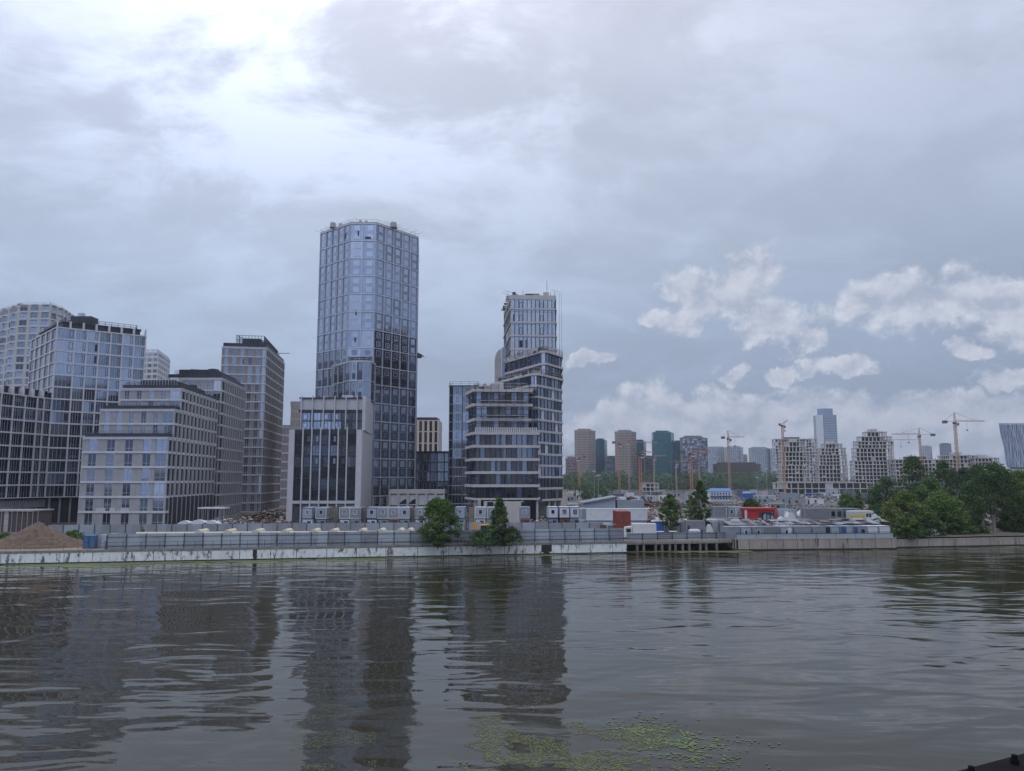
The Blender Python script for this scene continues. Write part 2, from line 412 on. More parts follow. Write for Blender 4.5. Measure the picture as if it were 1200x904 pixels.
def ground_mat():
    m = bpy.data.materials.new('site_ground'); m.use_nodes = True; nt = m.node_tree; N, L = nt.nodes, nt.links
    b = N['Principled BSDF']; b.inputs['Roughness'].default_value = .95
    tc = N.new('ShaderNodeTexCoord')
    def noise(sc, det, rough=.6):
        n = N.new('ShaderNodeTexNoise'); n.inputs['Scale'].default_value = sc; n.inputs['Detail'].default_value = det; n.inputs['Roughness'].default_value = rough
        L.new(tc.outputs['Object'], n.inputs['Vector']); return n.outputs[0]
    r = N.new('ShaderNodeValToRGB'); e = r.color_ramp.elements; e[0].position = .30; e[0].color = (.045, .06, .028, 1); e[1].position = .72; e[1].color = (.21, .20, .19, 1)
    for p, c in ((.42, (.10, .095, .075)), (.50, (.15, .13, .105)), (.58, (.13, .125, .125))):
        q = e.new(p); q.color = c+(1,)
    L.new(noise(.035, 9, .7), r.inputs[0]); L.new(r.outputs[0], b.inputs['Base Color'])
    return m
G = ground_mat()
gm = MB()
edge = [(-600, 30.2), (-84.6, 130.2), (22.0, 150.9), (22.0, 156.9), (44.5, 161.6), (44.5, 156.1), (78.0, 159.5), (78.0, 161.7), (108.4, 167.7), (900, 330.5)]
gm.poly([(x, y, 2.0) for x, y in edge] + [(9000, 330.5, 2.0), (9000, 9000, 2.0), (-9000, 9000, 2.0), (-9000, 30.2, 2.0)], G)
tag(gm.build('ground'), kind='structure')
rm = MB(); asphalt = mat('worn_asphalt', (.10, .10, .10), .9, 0, .3, .5)
rm.poly([(-140, 122.6, 2.004), (21.5, 154.0, 2.004), (21.5, 167, 2.004), (-140, 136, 2.004)], asphalt)
tag(rm.build('service_road'), kind='structure')

quay_white = mat('white_painted_concrete', (.76, .78, .80), .85, 0, .14, .5, streak=1, stain=(1.3, .525, (.12, .115, .11), .4))
quay_beige = mat('stained_beige_concrete', (.36, .32, .28), .9, 0, .22, .5, streak=3, stain=(1.0, .56, (.07, .06, .045), .12))
wet = mat('wet_concrete_waterline', (.02, .022, .018), .4)
moss = mat('dark_moss_stain', (.035, .035, .028), .9, 0, .4, 1.5)
def quay_wall(name, label, pts, z1, m, step, seed, stains=()):
    rnd = random.Random(seed); root = empty(name, (pts[0][0], pts[0][1], 0), label, 'quay wall'); n = 0
    base = MB(); back = MB(); cop = MB()
    for a, b in zip(pts, pts[1:]):
        F = Fr(a, b); k = max(1, round(F.W/step))
        base.fbox(F, 0, F.W, -.6, -.03, -1.5, .22, wet); back.fbox(F, 0, F.W, -.6, -.12, .22, z1-.1, moss)
        u = 0; us = [0]
        while u < F.W-step*.6: u += step*rnd.choice((.85, 1, 1, 1.1)); us.append(min(u, F.W))
        if us[-1] < F.W-.01: us.append(F.W)
        for i in range(len(us)-1):
            mb = MB(); g = .045; dz = rnd.uniform(-.03, .03); mb.fbox(F, us[i]+g, us[i+1]-g, -.5, rnd.uniform(-.012, .012), .2, z1+dz-.1, m)
            if F.pt(us[i], 0, 0)[0] > -115 and F.pt(us[i], 0, 0)[0] < 125 and n < 95: mb.build('wall_panel', root); n += 1
            else: back.join(mb)
        cop.fbox(F, 0, F.W, -.55, .06, z1-(.34 if m is quay_white else .09), z1+.06, mat('weathered_coping', (.22, .215, .20), .9, 0, .35, 1.5) if m is quay_white else m)
        for (s0, s1) in stains:
            if 0 < s0 < F.W and a[0] > -100:
                for k_ in range(5): q_ = (s1-s0)/5; back.fbox(F, s0+k_*q_, s0+(k_+1)*q_, -.4, .02+.01*k_, .21+rnd.random()*.3*(k_ in (0, 4)), z1-.1-rnd.random()*.25, moss)
    base.build('wet_footing', root); back.build('joint_filler', root); cop.build('coping', root)
    return root
quay_wall('quay_wall', 'long white painted concrete quay wall with black stains, left half of the far bank', QL, 2.1, quay_white, 5.2, 3, stains=((91.8, 93.8), (39.9, 40.6)))
quay_wall('quay_wall', 'taller beige concrete quay wall below the grey cabins right of the piled jetty', [(44.2, 160.5)] + QR + [(78.1, 161.0)], 2.15, quay_beige, 3.4, 4)
quay_wall('quay_wall', 'low beige concrete quay wall in front of the dense green trees at the right', QF, 1.65, quay_beige, 3.1, 5)
# white wall dark gap seen near its right end and one at its left third
for (pa, wd) in ((640, .9), (303, .35)):
    pass
def jetty():
    root = empty('piled_jetty', (33, 157, 0), 'dark piled concrete jetty deck between the white and the beige quay walls', 'jetty')
    F = Fr((22.2, 152.4), (44.2, 156.9)); mb = MB(); mb.fbox(F, 0, F.W, -4.6, 0, 1.62, 2.12, quay_beige); mb.build('deck', root)
    mb = MB(); mb.fbox(F, 0, F.W, -4.4, -3.9, -1, 1.62, mat('jetty_shade_wall', (.03, .03, .03), .9)); mb.build('back_wall', root)  # near-black wall carries the shade under the deck in its colour
    for px in (745.6, 753.5, 768, 775.7, 785, 792, 801, 809, 822.5, 830, 843):
        u = (X(px, 155, 1)-22.2)/F.d.x
        if 0 < u < F.W:
            m = MB(); q = F.pt(u, -.5, 0); m.bar((q[0], q[1], -1.5), (q[0], q[1], 1.63), .27, mat('dark_pile_concrete', (.20, .19, .165), .9, 0, .3, 1), sides=8); m.build('pile', root)  # piles in a darker concrete than the deck
    m = MB(); m.fbox(F, 0, F.W, -.9, -.12, 1.35, 1.62, quay_beige); m.build('beam', root)
jetty()

# ------------------------------------------------------------ left: pale tower with rounded bays, far left
def arc_pts(c, r, a0, a1, n): return [(c[0]+r*cos(R(a0+(a1-a0)*i/n)), c[1]+r*sin(R(a0+(a1-a0)*i/n))) for i in range(n+1)]
def z_of(p): return 2.0
def curved_tower():
    B = Building('residential_tower', (X(45, 345), 345, 2), 'pale cream residential tower with scalloped window bays, leftmost and farthest back', 'apartment tower')
    zt = zof(357, 340); a = PX(0, 352, zt); b = PX(22, 341, zt); c = PX(60, 340, zt); d = PX(75, 350, zt); e = PX(91, 372, zt)
    poly = [PX(-14, 366, zt), a, b, c, d, e, PX(72, 395, zt), PX(0, 395, zt)]
    body(B, poly, 2, zt, pale_wall)
    rows = 27
    for (p, q, n) in ((poly[0], a, 2), (a, b, 2), (b, c, 3), (c, d, 2), (d, e, 4)):
        st = dict(pier=1.5, band=1.0, pier_mat=pale_wall, band_mat=pale_wall, band_n=.02, glass=inside_mix((g_blue, 4), (g_mid, 3), (g_dark, 1)), fr=.1, fm=alu_pale, mull=(.5,), tilt=.01)
        F = facade(B, p, q, 2, zt, n, rows, st)
        for i in range(n):                    # curved balcony slabs between the bays
            for r in range(9, rows+1):
                u = (i+.5)*F.W/n; z = 2+(zt-2)*r/rows
                q8 = [F.pt(u+1.9*cos(t), .75*sin(t)-.05, 0)[:2] for t in [pi*k/6 for k in range(7)]]
                B['wall'].prism(q8[::-1], z-.25-.002*i, z+.12+.002*i, stone_band)
    rail(B, inset(poly, 1), zt, 1.2, alu, step=3, r=.08)
    roof_clutter(B, poly, zt, 14, 5, 1.6)
    B.finish()
curved_tower()

def pale_block():
    zt = zof(412, 450); B = Building('apartment_block', (X(185, 450), 450, 2), 'distant pale apartment block peeping between glass block and stone blocks', 'apartment block')
    poly = [PX(160, 452, zt), PX(186, 450, zt), PX(199.5, 482, zt), PX(170, 500, zt)]
    body(B, poly, 2, zt, pale_wall)
    st = dict(pier=1.3, band=1.2, pier_mat=pale_wall, band_mat=stone_band, glass=[g_mid, g_mid, g_blue], fr=.12, fm=alu, mull=(.5,))
    facade(B, poly[0], poly[1], 2, zt, 4, 26, st); facade(B, poly[1], poly[2], 2, zt, 6, 26, dict(st, pier=.6))
    rail(B, inset(poly, 1), zt, 1.3, dark_metal, step=2.5, r=.1); B.finish(60)
pale_block()

def glass_block():
    B = Building('glass_office_block', (X(90, 220), 220, 2), 'long blue glass grid block with stepped right wing behind the dirt mound', 'office block')
    za = zof(383, 215); zb = zof(467, 215)
    pL, p0, p1, p2 = PX(-75, 184, 30), PX(0, 199.5, 30), PX(62, 215, 40), PX(167.5, 229, 40)
    zc = zof(380, 215)
    up = [p1, p2, (p2[0]-13, p2[1]+22), PX(35, 236, 50)]
    body(B, up, 9, za, g_dark)
    low = [pL, p0, p1, PX(62, 240, 30), PX(-75, 220, 30)]
    body(B, low, 9, zb, g_dark)
    rowh = (zb-9)/8.0
    def sash(c, r): return [(.70, .93, .18, .86, frame_dark, None)]
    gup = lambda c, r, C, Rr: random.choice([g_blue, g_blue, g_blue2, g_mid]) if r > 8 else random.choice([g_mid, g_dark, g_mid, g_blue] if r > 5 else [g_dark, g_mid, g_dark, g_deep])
    st = dict(pier=.32, band=.34, pier_mat=stone_band, band_mat=stone_band, band_n=.16, pier_n=.12, glass=gup, fr=.07, fm=alu, mull=(.22, .45, .68), sash=sash, open=.10, tilt=.006)
    nup = round((za-9)/rowh)
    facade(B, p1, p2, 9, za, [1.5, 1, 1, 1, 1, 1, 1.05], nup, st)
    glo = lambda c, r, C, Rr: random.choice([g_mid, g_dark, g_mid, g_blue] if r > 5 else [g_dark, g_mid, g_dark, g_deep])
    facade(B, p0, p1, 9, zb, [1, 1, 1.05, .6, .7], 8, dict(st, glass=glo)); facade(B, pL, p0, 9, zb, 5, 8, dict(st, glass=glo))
    facade(B, up[3], p1, zb, za, 5, nup-8, dict(st, pier=.9, mull=(), sash=None, glass=[g_mid, g_dark]))
    facade(B, p2, up[2], 9, za, 6, nup, dict(st, pier=.5, sash=None))
    B.finish
    # bright bronze corner bay column at the left edge of the upper front
    F = Fr(p1, p2)
    # recessed dark attic with fins
    for poly, z, F0 in ((up, za, (p1, p2)), (low, zb, None)):
        B['attic'].prism(inset(poly, 1.6), z-.02, z+1.7, roof_dark)
        B['attic_eaves'].prism(inset(poly, 1.3), z+1.7, z+2.0, roof_dark)
    for i in range(8):
        u = F.W*i/7.0; B['parapet_fin'].fbox(F, max(0, u-.2), min(F.W, u+.2), -1.6, .14, za-.5, za+1.9, stone_band)
    for (a, b, n) in ((p0, p1, 5), (pL, p0, 5)):
        F1 = Fr(a, b)
        for i in range(n): B['parapet_fin'].fbox(F1, F1.W*i/n, F1.W*i/n+.38, -1.6, .14, zb-.5, zb+1.9, stone_band)
    rail(B, inset(up, 2.5), za+2.0, 1.3, dark_metal, step=1.6, r=.07)
    q = F.pt(F.W*.32, -6, 0); B['roof_plant'].box(q[0]-3, q[0]+3, q[1]-2, q[1]+2, za+1.9, za+4.6, dark_metal); B['roof_plant'].bar((q[0]-1, q[1], za+4.6), (q[0]-1, q[1], za+5.8), 1.0, alu, sides=10)
    # lattice screen on the roof
    for i in range(20):
        a = F.pt(F.W*(.45+.027*i), -2.4, za+2); c = F.pt(F.W*(.45+.027*(i+1)), -2.4, za+3.2); B['roof_railing'].bar(a, c, .06, alu)
    # recessed ground floor, its shade put into near-black colour, with raking columns
    B['undercroft'].prism(inset([pL, p0, p1, p2, up[2], PX(62, 240, 30), PX(-75, 220, 30)], 1.6), 2, 9, mat('undercroft_shade', (.02, .022, .03), .6))
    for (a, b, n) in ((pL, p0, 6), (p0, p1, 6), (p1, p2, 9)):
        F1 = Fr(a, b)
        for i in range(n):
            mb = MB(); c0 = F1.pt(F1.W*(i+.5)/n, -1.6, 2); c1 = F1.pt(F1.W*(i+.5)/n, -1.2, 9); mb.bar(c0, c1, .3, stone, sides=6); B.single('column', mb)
    B['soffit'].prism(inset(low, .2), 8.6, 8.98, dark_metal)
    # pleated frieze over the entrance
    F1 = Fr(p0, p1)
    for i in range(26): B['entrance_frieze'].fbox(F1, 1+i*.62, 1.3+i*.62, -1.0, -.7, 6.4, 8.6, alu)
    B.finish()
glass_block()

# ------------------------------------------------------------ stone blocks of the street front
def stone_style(**k):
    d = dict(pier=1.1, band=.45, pier_mat=stone, band_mat=stone_band, band_n=.22, pier_n=0, glass=inside_mix((g_mid, 4), (g_blue, 2), (g_dark, 2)), fr=.08, fm=alu, mull=(.5,), trans=(.25,), tilt=.008)
    d.update(k); return d
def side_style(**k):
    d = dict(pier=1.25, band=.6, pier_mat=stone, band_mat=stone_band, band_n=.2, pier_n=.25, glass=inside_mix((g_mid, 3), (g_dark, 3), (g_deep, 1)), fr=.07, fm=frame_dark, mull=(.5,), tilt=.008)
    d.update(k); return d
def SX(Y): return -88.0 - (Y-197)*.085           # the common street line
def terraced_block():
    B = Building('terraced_apartment_block', (X(140, 197, 2), 200, 2), 'beige stone apartment block stepping back in terraces with pale floor bands, glass corner', 'apartment block')
    def lvl(Y, pl, z0, z1, rows, cols, endY, sidecols, first=False):
        a = PX(pl, Y, z1); c = (SX(Y), Y); cw = 3.0; e = (SX(endY), endY); back = (a[0]+4, endY)
        poly = [a, (c[0]-.0, c[1]), e, back]; body(B, poly, z0, z1, stone)
        # front, then the glass corner bay
        F = Fr(a, c); Wc = 3.2; pf = F.pt(F.W-Wc, 0, 0)[:2]
        facade(B, a, pf, z0, z1, cols, rows, stone_style(wx=(.27, .73), pier=.35) if not first else stone_style(wx=(.3, .78), pier=.3))
        facade(B, pf, c, z0, z1, 1, rows, stone_style(pier=.2, glass=[g_blue2, g_blue, g_mid], mull=(.5,), trans=(.3,)))
        Fs = Fr(c, e); ps = Fs.pt(2.6, 0, 0)[:2]
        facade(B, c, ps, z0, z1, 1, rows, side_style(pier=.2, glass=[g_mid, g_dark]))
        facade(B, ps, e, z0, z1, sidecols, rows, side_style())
        facade(B, back, a, z0, z1, 8, rows, side_style()) 
        return poly
    z1 = zof(513, 197); z2 = zof(480.5, 201); z3 = zof(456, 205)
    p1 = lvl(197, 98, 2.0, z1, 6, 4, 238, 11, True)
    p2 = lvl(200.5, 118.5, z1, z2, 2, 5, 238, 11)
    p3 = lvl(205, 142, z2, z3, 2, 4, 238, 10)
    for p, z in ((p1, z1), (p2, z2), (p3, z3)):
        for i, (d, h) in enumerate(((-.3, .18), (.25, .95))):
            B['roof_edge'].prism(inset(p, d), z+(.0 if i == 0 else .18), z+.18+(0 if i == 0 else h), stone_band if i == 0 else roof_dark)
        rail(B, inset(p, .6), z+1.1, .7, dark_metal, step=2.2, r=.035)
    B['roof_plant'].prism(inset(p3, 3.2), z3+1.0, z3+2.9, dark_metal)
    for i in range(16):
        u = i/15; q0 = Vector(inset(p3, 2.0)[0]); q1 = Vector(inset(p3, 2.0)[1]); q = q0.lerp(q1, u); B['roof_screen'].bar((q.x, q.y, z3+1), (q.x, q.y, z3+2.8), .07, alu)
    B['roof_screen'].bar((q0.x, q0.y, z3+2.7), (q1.x, q1.y, z3+2.7), .08, alu)
    roof_clutter(B, inset(p3, 3), z3+2.8, 9, 3, 1.3)
    # colonnade on the street side
    Fs = Fr((SX(199), 199), (SX(238), 238))
    for i in range(11):
        mb = MB(); mb.fbox(Fs, 2.5+i*3.5, 2.8+i*3.5, .27, .42, 2, 9.4, stone); B.single('column', mb)
    B['undercroft'].fbox(Fs, .6, Fs.W, .02, .27, 2.0, 9.4, mat('undercroft_shade', (.02, .022, .03)))  # dark sheet on the wall stands in for the colonnade's shade
    Ff = Fr(PX(98, 197, z1), (SX(197), 197))
    for (a, b) in ((.20, .31), (.36, .43), (.49, .59)):
        B['shop_sign_board'].fbox(Ff, Ff.W*a, Ff.W*b, 0, .12, 6.0, 6.8, white_clad)
    B.finish()
terraced_block()

def stone_mid():
    B = Building('stone_apartment_block', (SX(255)-5, 255, 2), 'mid-height grey stone block with dark roof, behind the terraced block', 'apartment block')
    z = zof(444.5, 240); c = (SX(240)+.3, 240); a = PX(196, 240, z); e = (SX(268)+.2, 268.4); bk = (a[0], 268.4)
    poly = [a, c, e, bk]; body(B, poly, 2, z, stone); F = Fr(a, c); pf = F.pt(F.W-2.6, 0, 0)[:2]
    facade(B, a, pf, 2, z, 5, 12, stone_style(wx=(.3, .75), pier=.3)); facade(B, pf, c, 2, z, 1, 12, stone_style(pier=.18, glass=[g_white, g_blue2, g_mid]))
    Fs = Fr(c, e); ps = Fs.pt(3.2, 0, 0)[:2]
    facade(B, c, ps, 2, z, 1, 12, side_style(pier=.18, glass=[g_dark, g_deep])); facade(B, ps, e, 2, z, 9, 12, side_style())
    B['roof_edge'].prism(inset(poly, -.35), z, z+.35, stone_band); B['roof_edge'].prism(inset(poly, .2), z+.35, z+1.6, roof_dark)
    B['attic'].prism(inset(poly, 2.5), z+1.5, z+3.4, roof_dark); rail(B, inset(poly, 1.6), z+1.5, 1.4, dark_metal, step=1.5, r=.05)
    roof_clutter(B, inset(poly, 3), z+3.3, 10, 8, 1.2)
    B.finish()
stone_mid()

def stone_tall():
    B = Building('tall_stone_tower', (SX(300)-8, 300, 2), 'tall grey-brown stone apartment tower with a pale corner strip and dark roof box', 'apartment tower')
    z = zof(408.5, 288); c = PX(312.4, 288, z); a = PX(260.9, 285, z); e = PX(333, 327, z); bk = (a[0]+1, 330)
    poly = [a, c, e, bk]; body(B, poly, 2, z, stone_b); F = Fr(a, c); pf = F.pt(F.W-1.5, 0, 0)[:2]; rows = 18
    sty = stone_style(pier_mat=stone_b, wx=(.22, .80), pier=.4, glass=inside_mix((g_blue, 3), (g_mid, 4), (g_dark, 1)), open=.02, sash=None)
    facade(B, a, pf, 2, z, 5, rows, sty); facade(B, pf, c, 2, z, 1, rows, stone_style(pier=.14, glass=[g_white, g_blue2]))
    Fs = Fr(c, e); ps = Fs.pt(2.8, 0, 0)[:2]
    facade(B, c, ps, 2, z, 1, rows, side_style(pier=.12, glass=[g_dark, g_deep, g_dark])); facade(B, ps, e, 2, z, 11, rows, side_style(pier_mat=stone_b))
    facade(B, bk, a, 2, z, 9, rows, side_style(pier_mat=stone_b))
    B['roof_edge'].prism(inset(poly, -.3), z, z+.3, stone_band); B['roof_edge'].prism(inset(poly, .15), z+.3, z+1.7, roof_dark)
    p2 = [F.pt(4.5, -2, 0)[:2], F.pt(F.W-1.2, -1.8, 0)[:2], (e[0]-2, e[1]-3), (a[0]+6, e[1]-3)]
    rail(B, p2, z+1.6, 3.4, roof_dark, step=1.1, r=.10, part='roof_screen'); B['roof_plant'].prism(inset(p2, 1.5), z+1.6, z+4.2, dark_metal)
    roof_clutter(B, inset(p2, 2), z+4.1, 6, 11, .9)
    q = Fs.pt(Fs.W*.82, -1, z+1.7); B['roof_crane_arm'].bar(q, (q[0], q[1], q[2]+1.6), .15, alu); B['roof_crane_arm'].bar((q[0]-1, q[1], q[2]+1.6), (q[0]+4.5, q[1], q[2]+1.7), .22, alu)
    B.finish()
stone_tall()

def back_blocks():
    for (x0, x1, py, Y, m, lab, cols, rows) in (
        (325, 341, 500, 345, stone_b, 'narrow dark block glimpsed between tall stone tower and finned front block', 4, 9),
        (341, 353, 472.5, 300, beige_wall, 'narrow cream block just behind the left edge of the finned front block', 3, 13)):
        z = zof(py, Y); B = Building('apartment_block', (X(x0, Y), Y, 2), lab, 'apartment block')
        poly = [PX(x0, Y, z), PX(x1, Y, z), PX(x1, Y+14, z), PX(x0, Y+14, z)]; body(B, poly, 2, z, m)
        st = dict(pier=1.1, band=.7, pier_mat=m, band_mat=stone_band, glass=[g_mid, g_dark], fr=.1, fm=alu, mull=(.5,))
        facade(B, poly[0], poly[1], 2, z, cols, rows, st); B['roof_edge'].prism(inset(poly, -.2), z, z+.6, m); B.finish(60)
back_blocks()

# ------------------------------------------------------------ finned front block
def finned_block():
    B = Building('finned_office_block', (X(380, 222, 2), 222, 2), 'low dark glass block with tall white fins before the tallest tower, blank white side wall', 'office block')
    Y = 220.0; z2 = zof(466, 223); z1 = zof(503.8, Y)
    a, c = PX(337.5, Y, 15), PX(423.5, Y, 15); e = (X(436, 250, 20), 250)
    low = [a, c, e, (a[0]-1, 250)]; a2, c2 = PX(350, 223, 33), (c[0]+.2, 223); up = [a2, c2, e, (a2[0], 250)]
    body(B, low, 2, z1, white_clad); body(B, up, z1-.5, z2, white_clad)
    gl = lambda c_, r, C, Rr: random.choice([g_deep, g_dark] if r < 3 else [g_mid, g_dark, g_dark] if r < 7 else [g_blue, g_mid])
    F = Fr(a, c); fa, fc = F.pt(1.6, 0, 0)[:2], F.pt(F.W-1.6, 0, 0)[:2]
    def sash(cc, r): return [(.35, .72, .25, .85, frame_dark, g_mid)] if (r in (3, 4, 5) and cc in (1, 2, 4, 5)) else None
    st = dict(pier=.12, band=.22, pier_mat=dark_metal, band_mat=dark_metal, band_n=-.02, pier_n=-.05, glass=gl, fr=.06, fm=frame_dark, mull=(.33, .66), trans=(.3,), sash=sash, tilt=.006)
    zb = 2.0
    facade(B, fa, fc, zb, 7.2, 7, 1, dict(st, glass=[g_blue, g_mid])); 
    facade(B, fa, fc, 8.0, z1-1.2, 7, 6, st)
    B['transom_beam'].fbox(F, 1.0, F.W-1.0, -.3, .42, 7.2, 8.0, white_clad)
    B['side_frame'].fbox(F, 0, 1.6, -.34, .5, 2, z1+.02, white_clad); B['side_frame'].fbox(F, F.W-1.6, F.W, -.34, .5, 2, z1+.02, white_clad)
    B['dark_lintel'].fbox(F, 1.6, F.W-1.6, -.34, .1, z1-1.2, z1, roof_dark)
    for i in range(6):
        u = 1.6+(F.W-3.2)*(i+.95)/7; mb = MB(); mb.fbox(F, u-.16, u+.16, -.05, .6, 2, z1+.7, white_clad); B.single('fin', mb)
    F2 = Fr(a2, c2)
    facade(B, F2.pt(.4, 0, 0)[:2], F2.pt(F2.W-.9, 0, 0)[:2], z1+.2, z2-4.3, 6, 2, dict(st, glass=[g_blue, g_blue2, g_mid], sash=lambda cc, r: [(.3, .72, .15, .8, frame_dark, g_blue2)] if cc != 1 else None, trans=()))
    B['attic_back_wall'].fbox(F2, .4, F2.W-.4, -.6, -.36, z2-4.3, z2-.6, g_dark)
    B['dark_lintel'].fbox(F2, 0, F2.W-.8, -.34, .12, z2-4.3, z2-3.6, roof_dark); B['dark_lintel'].fbox(F2, 0, F2.W-.8, -.34, .12, z2-.35, z2, roof_dark)
    for i in range(6):
        u = F2.W*(i+.25)/6.0; mb = MB(); mb.fbox(F2, u-.14, u+.14, -.06, .55, z1+.2, z2+.5, white_clad); B.single('fin', mb)
    B['side_frame'].fbox(F2, F2.W-.9, F2.W, -.34, .3, z1, z2+.4, white_clad)
    Fs = Fr(c, e); B['side_wall'].fbox(Fs, .05, Fs.W, -.3, .05, 2, z1, white_clad)
    Fs2 = Fr(c2, e); B['side_wall'].fbox(Fs2, .05, Fs2.W, -.3, .06, z1, z2+.45, white_clad)
    for k in range(1, 12): B['side_joint'].fbox(Fs, .05, Fs.W, .04, .068, 2+k*2.9, 2.05+k*2.9, stone)
    for k in range(1, 6): B['side_joint'].fbox(Fs, k*5.0, k*5.0+.05, .04, .071, 2, z1, stone)
    roof_clutter(B, inset(up, 3), z2, 8, 12, 1.5)
    B.finish()
finned_block()

# ------------------------------------------------------------ the tall tower
def main_tower():
    B = Building('glass_tower', (-52, 275, 2), 'tallest tower, blue glass with chamfered corner and fine silver grid, scaffold spikes on its roof', 'skyscraper')
    zt = zof(262, 262); P = [(-70.2, 273.4), (-56.9, 262), (-47.8, 262), (-35.0, 278.5), (-37, 296), (-68, 296)]
    body(B, P, 2, zt, g_dark); rows = 16; rh = (zt-2)/rows
    def sash(c, r): return [(.30, .80, .08, .40, alu, g_blue2), (.30, .80, .58, .92, alu, g_blue2)] if r > 8 else [(.28, .80, .07, .40, dark_metal, g_dark), (.30, .80, .58, .92, alu, g_mid)]
    def gl(c, r, C, Rr):  # darker glass in lower rows carries the reflected bank in its colour
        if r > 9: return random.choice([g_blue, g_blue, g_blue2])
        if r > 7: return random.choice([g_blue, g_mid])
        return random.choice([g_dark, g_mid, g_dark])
    st = dict(pier=.26, band=.30, pier_mat=alu, band_mat=alu, band_n=.16, pier_n=.22, glass=gl, fr=.06, fm=alu, trans=(.5,), mull=(), sash=sash, tilt=.004)
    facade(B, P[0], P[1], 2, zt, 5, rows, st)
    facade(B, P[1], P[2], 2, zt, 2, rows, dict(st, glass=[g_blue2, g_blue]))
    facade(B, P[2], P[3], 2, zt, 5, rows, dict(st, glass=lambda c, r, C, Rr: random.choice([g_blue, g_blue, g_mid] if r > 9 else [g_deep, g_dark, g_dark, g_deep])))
    facade(B, P[3], P[4], 2, zt, 5, rows, dict(st, sash=None)); facade(B, P[5], P[0], 2, zt, 6, rows, dict(st, sash=None))
    # a few opened panes near the top
    for (F, u, z, w, h) in ((Fr(P[1], P[2]), 2.6, zt-4.6, .5, 1.9), (Fr(P[1], P[2]), 5.3, zt-5.6, 2.0, .75), (Fr(P[1], P[2]), 2.5, zt-33, .5, 1.7), (Fr(P[0], P[1]), 14.6, zt-5, .5, 1.9), (Fr(P[1], P[2]), 2.4, zt-42.5, .5, 1.7)):
        B['open_sash'].fbox(F, u, u+w, -.1, .03, z, z+h, g_black)
    # lower volume filling the chamfer
    zl = zof(424, 256); a = Fr(P[0], P[1]).pt(9.5, 0, 0)[:2]; d = Fr(P[2], P[3]).pt(1.0, 0, 0)[:2]
    q = (-54.5, 256.5); r0 = (-50.0, 255.6); r1 = (-47.7, 257.0)
    low = [a, q, r0, r1, d, (-50, 268), (-58, 270)]
    body(B, low, 2, zl, g_dark, part='corner_bay', d=.2)
    rl = round((zl-2)/rh); zz = 2+rl*rh
    gl2 = inside_mix((g_mid, 2), (g_dark, 4), (g_deep, 1)); s2 = dict(st, glass=gl2, fr=.06, trans=(.5,))
    facade(B, a, q, 2, zl, 3, rl, s2); facade(B, q, r0, 2, zl, 2, rl, dict(s2, glass=[g_mid, g_blue, g_dark])); facade(B, r0, r1, 2, zl, 1, rl, dict(s2, sash=None, glass=[g_blue, g_mid])); facade(B, r1, d, 2, zl, 1, rl, dict(s2, sash=None))
    B['terrace_edge'].prism(inset(low, -.25), zl, zl+.4, alu); rail(B, inset(low, .3), zl+.4, 1.3, alu, part='terrace_railing', step=1.2, r=.06)
    Fm = Fr(P[1], P[2]); B['terrace_opening'].fbox(Fm, .4, Fm.W-.4, -.2, .27, zl+.4, zl+2.6, frame_dark)
    # parapet and scaffold spikes
    B['parapet'].prism(inset(P, -.15), zt, zt+.5, concrete_l)
    rnd = random.Random(9)
    for i in range(6):
        A = Vector(P[i]); C = Vector(P[(i+1) % 6]); L = (C-A).length
        for k in range(int(L/1.0)):
            p = A+(C-A)*(k/(L/1.0)); B['roof_railing'].bar((p.x, p.y, zt+.5), (p.x, p.y, zt+1.4), .05, alu)
        B['roof_railing'].bar((A.x, A.y, zt+1.4), (C.x, C.y, zt+1.4), .06, alu)
    for (px, dx, dz) in ((375, -3.2, .7), (384, -2.0, 2.2), (392, -2.5, 1.6), (412, -3.5, 2.5), (416, -3, 1.6), (420, -2.4, 3.2), (449, 3.5, 2.6), (454, 3.5, 2.9), (463, 4, 2.4), (466, 3.6, 1.9), (472, 4, 1.2), (483, 4, 1.6), (488, 4.5, .6)):
        Y = 262+abs(px-427)*.24; x = X(px, Y, zt); B['scaffold_outrigger'].bar((x-dx*.4, Y, zt+.6), (x+dx*.55, Y-.6, zt+.8+dz*.7), .07, alu); B['scaffold_outrigger'].bar((x-dx*.1, Y, zt+.5), (x-dx*.1, Y, zt+1.9), .08, alu)
    for (px, w, h) in ((390, 1.2, 1.4), (399, .7, 1.2), (422, .6, 2.4), (429, .55, 2.2), (461, 1.4, 1.5), (436, .5, 1.0)):
        Y = 268; x = X(px, Y, zt); B['roof_plant'].bar((x, Y, zt+.4), (x, Y, zt+h+.8), w, stone, r2=w*.8, sides=9)
    # cradle winch on the right edge
    mb = B['cradle_winch']; x, Y, z = -34.3, 280, zof(417, 280); mb.box(x-1, x+1.0, Y-1, Y+1, z-.8, z+.5, dark_metal); mb.bar((x-.5, Y, z+1.0), (x+1.9, Y, z-.4), .25, dark_metal)
    # ground columns
    for i in range(6):
        F = Fr(P[2], P[3]); mb = MB(); mb.fbox(F, i*F.W/6, i*F.W/6+.8, .25, .9, 2, 8, concrete); B.single('column', mb)
    B.finish()
main_tower()

